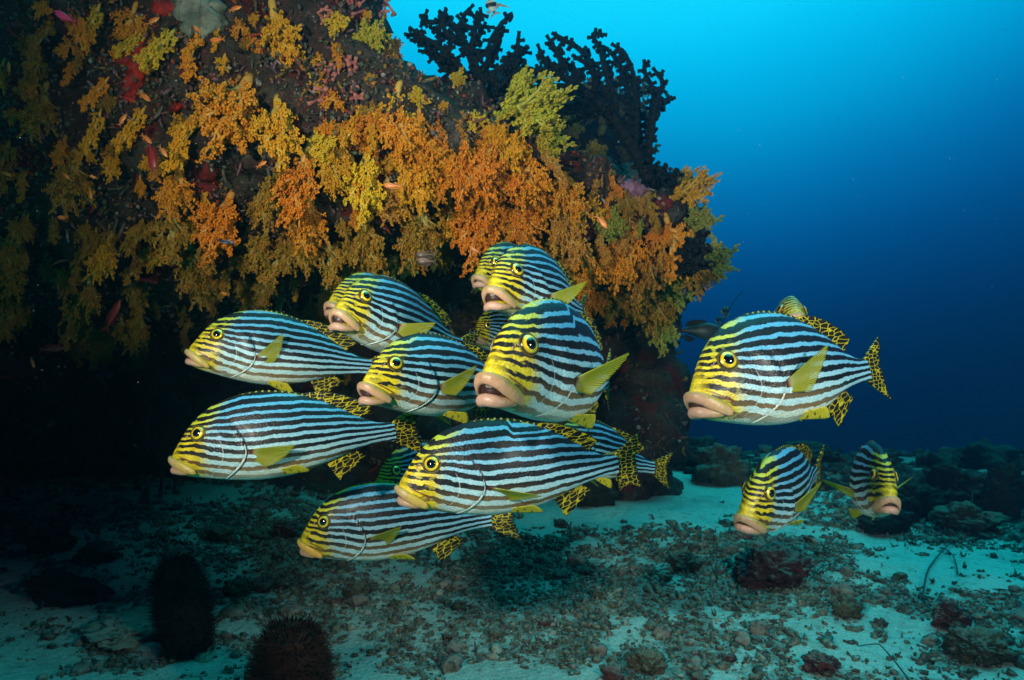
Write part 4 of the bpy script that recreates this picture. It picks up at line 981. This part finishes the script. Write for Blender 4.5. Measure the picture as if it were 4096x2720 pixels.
# ------------------------------------------------------------------ bristly columns, sponge, whips
def bristly_column(base, top, r, n_, L, mats, label, seed, squash=1.):
    rr = random.Random(seed); b, t = Vector(base), Vector(top); root = empty('bristly_column', b); props(root, label, 'marine animal')
    ax = (t-b); H = ax.length; ax.normalize(); a1 = ax.orthogonal().normalized(); a2 = ax.cross(a1)
    def rad(u): return r*(.62+.55*math.sin(math.pi*min(1, u*.9+.08))**.8)*(1 if u < .88 else math.sqrt(max(.03, 1-((u-.88)/.13)**2)))
    pts = [ax*H*u for u in np.linspace(0, 1, 14)]; link('trunk', mk('trunk', *tube([p[:] for p in pts], [rad(u) for u in np.linspace(0, 1, 14)], 20, up=(1, .2, 0))), mats, root)
    mb = MB()
    for k in range(n_):
        u = rr.random()**.9; ph = rr.uniform(0, 6.283); o = (a1*math.cos(ph)+a2*math.sin(ph)); d = (o+ax*(rr.uniform(-.1, .7)+(1.2 if u > .9 else 0))+Vector((rr.gauss(0, .25), rr.gauss(0, .25), rr.gauss(0, .25)))).normalized()
        p = ax*H*u+o*rad(u)*.97; l_ = L*rr.uniform(.4, 1.5)*(.6+.8*rr.random()**2); w = .0011; s1 = d.orthogonal().normalized(); s2 = d.cross(s1); bnd = Vector((rr.gauss(0, .15), rr.gauss(0, .15), rr.gauss(0, .15)))*l_
        V = [p+s1*w, p-s1*w*.5+s2*w*.87, p-s1*w*.5-s2*w*.87, p+d*l_*.6+s1*w*.6+bnd*.3, p+d*l_*.6-s1*w*.6+bnd*.3, p+d*l_+bnd]
        mb.add([v[:] for v in V], [(0, 1, 3), (1, 2, 4), (1, 4, 3), (2, 0, 4), (0, 3, 4), (3, 4, 5), (4, 3, 5)])
    props(link('bristles', mb.mesh('bristles'), mats, root), kind='stuff')
M['bristle'] = m_plain('black_bristle', (.006, .006, .005), (.018, .014, .010), 60, .8, .2, .2); M['bristle2'] = m_plain('brown_bristle', (.035, .012, .008), (.06, .02, .012), 60, .8, .2, .2)
fz = floor_z(-.93, 2.14)
bristly_column((-.935, 2.13, fz-.01), P(700, 2245, 2.13), .058, 5600, .028, M['bristle'], 'tall black bristly column standing on the sand at the lower left', 1)
fz = floor_z(-.53, 1.72)
bristly_column((-.515, 1.70, fz-.02), P(1165, 2500, 1.70), .072, 5200, .024, M['bristle2'], 'reddish brown bristly column cut by the bottom edge', 2)
M['orangesponge'] = m_plain('orange_sponge', (.45, .13, .04), (.30, .07, .03), 40, .8, .3, .7)
def finger_sponge(px, py, sz, mat, label, name, n_, seed, r=.2):
    rr = random.Random(seed); b = on_floor(px, py); root = empty(name, b); props(root, label, 'sponge'); s = sz/F*b.y
    for k in range(n_):
        p = Vector((rr.uniform(-.45, .45), rr.uniform(-.3, .3), 0))*s; d = Vector((rr.gauss(0, .4), rr.gauss(0, .3), 1)).normalized(); L = s*rr.uniform(.4, .8)
        pts = [p-d*.01, p+d*L*.35, p+d*L*.7+Vector((rr.gauss(0, .05), 0, 0))*s, p+d*L]; link('finger', mk('finger', *tube([q[:] for q in pts], [s*r*.8, s*r*.75, s*r*.8, s*r*.35], 8, up=(.2, .9, .1))), mat, root)
finger_sponge(155, 2375, 95, M['orangesponge'], 'small orange finger sponge at the far lower left', 'orange_sponge', 9, 3, .10)
def black_sponge():
    b = on_floor(270, 2400); root = link('black_sponge', rock_mesh('black_sponge', 41, 4, .55, .22, (.135, .075, .045)), M['bristle']); root.location = b+Vector((0, 0, .03)); root.rotation_euler = (0, .28, 0)
    props(root, 'lumpy black sponge dusted with sand at the lower left', 'sponge')
black_sponge()
def curve_thing(name, pts, r0, r1, mat, label, cat, group=None):
    p = np.array(pts, float); t = np.linspace(0, 1, len(p)); q = np.linspace(0, 1, 28); f = [pchip(t, p[:, i]) for i in range(3)]
    pp = np.stack([g_(q) for g_ in f], 1); V, T = tube(pp-pp[0], list(np.linspace(r0, r1, 28)), 6, up=(.31, .71, .22)); o = link(name, mk(name, V, T), mat); o.location = pp[0]; props(o, label, cat, group)
M['whip'] = m_plain('whip_coral', (.03, .035, .025), (.06, .05, .035), 30); M['redwhip'] = m_plain('red_whip', (.20, .03, .02), (.12, .02, .015), 30); M['pale'] = m_plain('pale_arm', (.60, .42, .22), (.45, .28, .14), 60)
def fl(px, py, up=.0): q = on_floor(px, py); return (q.x, q.y, q.z+up)
curve_thing('whip_coral', [fl(3690, 2400, .01), fl(3710, 2320, .02), fl(3770, 2220, .02), fl(3850, 2150, .03), fl(3885, 2090, .05), fl(3890, 2060, .12)], .0035, .002, M['whip'], 'long dark whip coral curving up the right part of the floor', 'coral')
curve_thing('whip_coral', [fl(3830, 2330, .01), fl(3822, 2280, .015), fl(3800, 2230, .02), fl(3770, 2200, .01)], .003, .002, M['whip'], 'short whip coral crossing the foot of the long dark one', 'coral')
curve_thing('whip_coral', [fl(4095, 2520, .01), fl(4075, 2450, .02), fl(4035, 2410, .02), fl(3970, 2395, .01)], .003, .002, M['whip'], 'dark whip coral arching at the right edge', 'coral')
curve_thing('whip_coral', [fl(3640, 2715), fl(3590, 2680, .02), fl(3520, 2620, .03), fl(3430, 2600, .01)], .0025, .0015, M['whip'], 'thin whip coral lying on sand near the bottom right', 'coral')
curve_thing('whip_coral', [fl(3240, 2330), fl(3300, 2310, .03), fl(3370, 2300, .04), fl(3430, 2305, .02)], .0025, .0015, M['whip'], 'thin whip coral stretched right of the angular maroon rock', 'coral')
curve_thing('whip_coral', [P(2890, 1390, 4.6), P(2885, 1320, 4.6), P(2920, 1230, 4.6), P(2978, 1155, 4.6)], .005, .002, M['whip'], 'faint wiry whip coral rising into the blue water beside the reef', 'coral')
curve_thing('red_whip', [P(640, 1990, 3.7), P(650, 1850, 3.7), P(590, 1740, 3.7), P(600, 1600, 3.7)], .010, .005, M['redwhip'], 'dark red whip coral standing in the shade at the left', 'coral')
curve_thing('red_whip', [P(695, 1975, 3.6), P(700, 1920, 3.6), P(660, 1850, 3.6), P(640, 1760, 3.6)], .009, .004, M['redwhip'], 'dark red whip coral just right of its twin, below the long left fish', 'coral')
for i, pp in enumerate([[(800, 2590), (830, 2600), (850, 2570)], [(800, 2630), (850, 2620), (870, 2580)], [(780, 2600), (820, 2620), (845, 2600)]]):
    curve_thing('brittle_star_arm', [fl(x, y, .012*j) for j, (x, y) in enumerate(pp)], .0035, .0012, M['pale'], ['upper short pale arm beside the black column base', 'longest pale arm beside the black column base, curling up', 'middle thin pale arm beside the black column base'][i], 'marine animal', 'pale arms by the black column')

# ------------------------------------------------------------------ small fishes
def small_fish(name, px, py, Y, Lpx, heading, cbody, cfin, label, cat='fish', group=None, deep=.30, yaw=0., cbelly=None, filament=False, stripes=None, flip=1, free=True):
    """heading: direction the snout points in the picture, degrees counter-clockwise from right"""
    if not free:
        pass
    o = P(px, py, Y); L = Lpx/F*Y; root = empty(name, o); props(root, label, cat, group)
    g = G(name+'_skin'); v = g.coord('Object'); x, y, z = g.sep(v); n = g.noise(v, 160, 2)
    col = g.mix((z/L+n*.06).ss(-.10, .05), cbelly or cbody, cbody)
    if stripes: col = g.mix(((x/L*stripes[0]+z/L*3.).sin()).ss(-.15, .15), col, stripes[1])
    mb = g.bsdf(col, .4, .5, None); mf = M.setdefault(name+'f', m_plain(name+'_fin', cfin, None, 90, .5, .3, .2, trans=.3))
    us = np.linspace(0, 1, 16); tp = pchip([0, .05, .2, .4, .7, .9, 1], np.array([0, .25, .78, 1, .62, .26, .24])*deep*.5)
    n_ = 14; V = []
    for u in us:
        h = float(tp(u)); th = np.arange(n_)*2*np.pi/n_; V.append(np.stack([np.full(n_, .5-.80*u), .42*h*np.sin(th), h*np.cos(th)*np.where(np.cos(th) > 0, 1.05, .95)], 1))
    V = np.vstack(V)*L; Q = [(i*n_+j, (i+1)*n_+j, (i+1)*n_+(j+1) % n_, i*n_+(j+1) % n_) for i in range(15) for j in range(n_)]
    link('body', mk('body', V, Q), mb, root)
    def blade(nme, pts):
        p = [Vector((a, 0, b))*L for a, b in pts]; k = len(p); V = [q+Vector((0, s_*.006*L, 0)) for s_ in (-1, 1) for q in p]
        me = bpy.data.meshes.new(nme); me.from_pydata([v[:] for v in V], [], [tuple(range(k)), tuple(range(2*k-1, k-1, -1))]+[(i, i+k, (i+1) % k+k, (i+1) % k) for i in range(k)]); me.update(); link(nme, me, mf, root)
    blade('tail_fin', [(-.28, deep*.12), (-.50, deep*.62), (-.40, 0), (-.50, -deep*.62), (-.28, -deep*.12)])
    top = [(.22, deep*.42), (.10, deep*.66), (-.08, deep*.64), (-.20, deep*.52), (-.22, deep*.22)]
    if filament: top = [(.15, deep*.42), (.02, deep*.8), (-.45, deep*1.5), (-.10, deep*.62), (-.22, deep*.2)]
    blade('dorsal_fin', top); blade('anal_fin', [(-.02, -deep*.42), (-.14, -deep*.66), (-.24, -deep*.5), (-.22, -deep*.2)])
    for s_ in (-1, 1):
        e = link('eye', mk('eye', ICO2[0]*np.array([.030, .012, .030])*L*(deep/.3)**.5, ICO2[1]), M['pupil'], root); e.location = (.39*L, s_*.42*float(tp(.13))*L*.95, .035*L)
    root.rotation_euler = (Matrix.Rotation(R(yaw), 3, 'Z') @ Matrix.Rotation(-R(heading), 3, 'Y') @ Matrix.Rotation(R(180) if flip < 0 else 0, 3, 'X')).to_euler(); return root
OR, ORF = (.62, .15, .02), (.60, .20, .03)
for i, (px, py, L, hd, lb) in enumerate([
    (100-65, 275, 60, 95, 'tiny orange fish swimming upright at the far left'), (940, 35, 60, 15, 'small orange fish at the top above the golden coral'), (610, 85, 65, 30, 'small orange fish between the top yellow corals'),
    (790, 118, 50, 140, 'small orange fish over the grey sponge'), (870, 158, 75, 178, 'slim orange fish just under the grey sponge'), (575, 385, 75, -35, 'orange fish beside the red sponge strip'),
    (585, 555, 60, -40, 'orange fish at the mouth of the dark hollow'), (652, 605, 60, -55, 'orange fish right of the red fish in the hollow'), (22, 695, 45, -20, 'tiny orange fish at the left edge, middle height'),
    (262, 702, 45, -40, 'tiny orange fish left of the hollow underside'), (375, 708, 35, 160, 'tiniest orange fish under the left corals'), (362, 775, 50, -80, 'tiny orange fish pointing down in the left shade'),
    (252, 870, 62, 175, 'orange fish alone in the left shade'), (1045, 658, 55, 25, 'orange fish under the largest orange coral'), (1570, 742, 85, 175, 'orange fish in front of the pale stalked coral'),
    (820, 948, 70, 165, 'dull orange fish above the uppermost left striped fish'), (490, 480, 60, 60, 'dark orange fish along the gold hanging coral'), (1900, 1000, 60, 150, 'dim orange fish left of the topmost striped fish'), (2405, 885, 75, -50, 'slim rusty fish on the right part of the reef'),
    (130, 1450, 50, -70, 'barely visible orange fish low in the left shade'), (900, 1175, 40, 160, 'dim orange speck of a fish above the left pair')]):
    small_fish('orange_reef_fish', px, py, 1.95 if py < 900 else 2.3, L, hd, OR, ORF, lb, group='small orange fishes along the reef', yaw=crng.uniform(-15, 15), deep=.27, cbelly=(.66, .26, .06))
small_fish('pink_reef_fish', 262, 68, 1.75, 110, 152, (.42, .035, .12), (.40, .04, .06), 'bright pink fish at the upper left', deep=.26)
small_fish('red_reef_fish', 605, 620, 2.05, 140, -80, (.26, .015, .015), (.25, .02, .02), 'dark red fish hanging head down in the hollow', deep=.26)
small_fish('red_reef_fish', 450, 1265, 2.6, 150, 65, (.30, .02, .02), (.30, .05, .05), 'red fish slanting upward in the left shade', deep=.2)
small_fish('red_reef_fish', 205, 1395, 2.9, 110, 5, (.20, .03, .03), (.25, .22, .22), 'faint reddish fish with a pale tail in the left shade', deep=.28)
small_fish('banner_fish', 1968, 30, 3.0, 75, 115, (.72, .72, .66), (.70, .72, .60), 'black and white banded fish with a trailing fin at the top edge', deep=.62, filament=True, stripes=(14., (.02, .02, .02)), flip=-1)
small_fish('banner_fish', 2902, 1248, 5.0, 50, 80, (.20, .22, .18), (.2, .22, .18), 'faint banded fish left of the wiry whip coral top', deep=.62, stripes=(14., (.03, .03, .03)))
small_fish('banner_fish', 2876, 1285, 5.2, 46, 85, (.20, .22, .18), (.2, .22, .18), 'faint banded fish nearest the reef, below its fellow', deep=.55, stripes=(14., (.03, .03, .03)))
small_fish('dark_reef_fish', 2797, 1145, 2.9, 100, 78, (.010, .010, .012), (.012, .012, .014), 'black fish with its snout up below the small black coral', deep=.46, yaw=10)
small_fish('dark_reef_fish', 2742, 1165, 2.9, 55, 70, (.010, .010, .012), (.012, .012, .014), 'smaller black fish close to the reef corner', deep=.40)
small_fish('grey_snapper', 2790, 1325, 3.9, 220, -3, (.035, .038, .033), (.03, .034, .03), 'dusky grey fish swimming right behind the large lit fish', deep=.32)
small_fish('pale_faced_fish', 1700, 1018, 2.35, 85, 182, (.07, .04, .03), (.06, .035, .02), 'pale faced fish in the shade, upper of two', deep=.34, cbelly=(.2, .15, .12))
small_fish('pale_faced_fish', 1706, 1045, 2.35, 90, 178, (.10, .05, .035), (.06, .035, .02), 'pale faced fish in the shade, lower of two', deep=.34, cbelly=(.35, .24, .2))
small_fish('dark_reef_fish', 200, 1700, 3.2, 60, 40, (.10, .02, .015), (.1, .02, .015), 'scarcely visible brownish fish in the deep left shade', deep=.3)
small_fish('cleaner_wrasse', 900, 965, 2.2, 70, 170, (.01, .02, .05), (.10, .35, .8), 'thin dark blue cleaner fish above the uppermost left striped fish', deep=.16)

# ------------------------------------------------------------------ the school
def fishat(label, q, **kw):
    px, py, d, yaw, pit, rol, b = q
    return sweetlips(label, P(px, py, d), R(yaw), R(pit), R(rol), R(b), **kw)
fishat('upper left striped fish in profile, directly above the leftmost one, yellow fin raised', (751.6, 1406, 1.582, 24.7, 6.1, -3.6, -8.5), pec=(.45, .72, .1), seed=1)
fishat('long striped fish in full profile, leftmost of the school, above the shaded sand', (688.7, 1834.5, 1.299, 8.3, -5.6, -6, 25), pec=(.45, -.05, .35), pelv=.02, seed=2, lip='olive')
fishat('dim striped fish with pale open lips under the overhang, behind and above the left pair', (1340.8, 1245.7, 1.42, 57.7, 10.5, -3.2, -6.7), seed=3, lip='pale', mouth=.018, pec=(.9, .05, .2))
fishat('striped fish whose lips just peek out left of the pale lipped fish', (1316, 1215, 1.75, 60, 8, -2, 0), seed=4, lip='pale')
fishat('striped fish with pinkish parted lips in the middle, touching the biggest face from the left', (1449.8, 1540.7, 1.291, 43.9, 3.7, -5, 19.4), seed=5, lip='pink', mouth=.016, pec=(.75, .45, .2))
fishat('biggest striped fish face in the centre with thick pink frowning lips', (1944, 1507.7, .871, 55, 3.4, -.2, 19.3), seed=6, lip='pink', mouth=.014, kink=(.40, .13, -.03), pec=(.95, .42, .3), pelv=.25)
fishat('topmost striped fish of the central stack with a drooping open mouth, below the orange corals', (1959, 1155.9, 1.3, 57.1, 3.7, -3.7, 10.5), seed=7, lip='pale', mouth=.022, pec=(.95, .3, .2))
fishat('striped fish half hidden behind the topmost fish of the central stack', (1906, 1105.6, 1.85, 56.2, .6, -2.2, 0), seed=8, lip='pale')
fishat('large brightly lit striped fish alone in open water on the right', (2764.8, 1584.5, 1.004, 27.1, -4.3, -9.4, 10.9), seed=9, lip='pink', mouth=.004, pec=(.55, .52, .1), pelv=.12, dors=1.05)
fishat('full profile striped fish at the bottom centre with a kinked back stripe', (1593.6, 1952.1, 1.189, 11.3, -2.2, 0, 22.7), seed=10, lip='olive', kink=(.46, .16, .035), pec=(.35, -.25, .9), pelv=.10, dors=.8)
fishat('lowest striped fish of the school with an orange upper lip, close above the rubble', (1201.8, 2165, 1.517, 8.1, -4.5, .2, .2), seed=11, lip='orange', pec=(.35, .25, .5), pelv=.12, dors=.5)
fishat('shaded striped fish showing only its brow between the two lowest fish', (1500, 1950, 1.95, 52, 0, 0, 0), seed=12, lip='olive')
fishat('striped fish behind the bottom centre fish, its tail over the pale sand', (2190, 1800, 1.85, 41.1, 12.9, -3, -13.7), seed=13)
fishat('striped fish nosing down over pale sand, left of the head on fish', (2973.4, 2070.8, 1.356, 47.5, -3.4, 6.4, 5.7), seed=14, lip='pale', pec=(.5, .55, 0.), pelv=.2)
fishat('rightmost striped fish facing the camera head on with both side fins spread', (3566, 1995, 1.45, 78, 5, 3, -12), seed=15, lip='pale', mouth=.004, pec=(.95, .45, .9), pecR=(1.05, .12, .9), wide=.86)
fishat('striped fish with only its forehead showing above the large right fish', (3190, 1262, 1.55, 80, 24, 4, -6), seed=16, lip='pale', pec=(1.25, .12, .4))
fishat('barely lit striped fish deep in the shade between the central fishes', (1896, 1345, 2.7, 60, 0, 0, 0), seed=17, lip='pale')
#MORE

# drifting specks in the water
def specks():
    rr = random.Random(55); mb = MB()
    for k in range(520):
        Y = rr.uniform(.5, 3.2); p = P(rr.uniform(-100, 4200), rr.uniform(-100, 2700), Y)
        if p.z < .15: continue
        V, T = OCT; r_ = rr.uniform(.00022, .0006)*(Y**.6); mb.add(V*np.array([rr.uniform(.6, 1.5), 1, rr.uniform(.6, 1.5)])*r_+np.array(p[:]), T)
    return mb.mesh('drifting_specks')
props(link('drifting_specks', specks(), m_plain('speck', (.35, .38, .34), None, 50)), 'tiny pale particles drifting in the water', 'particles', kind='stuff')
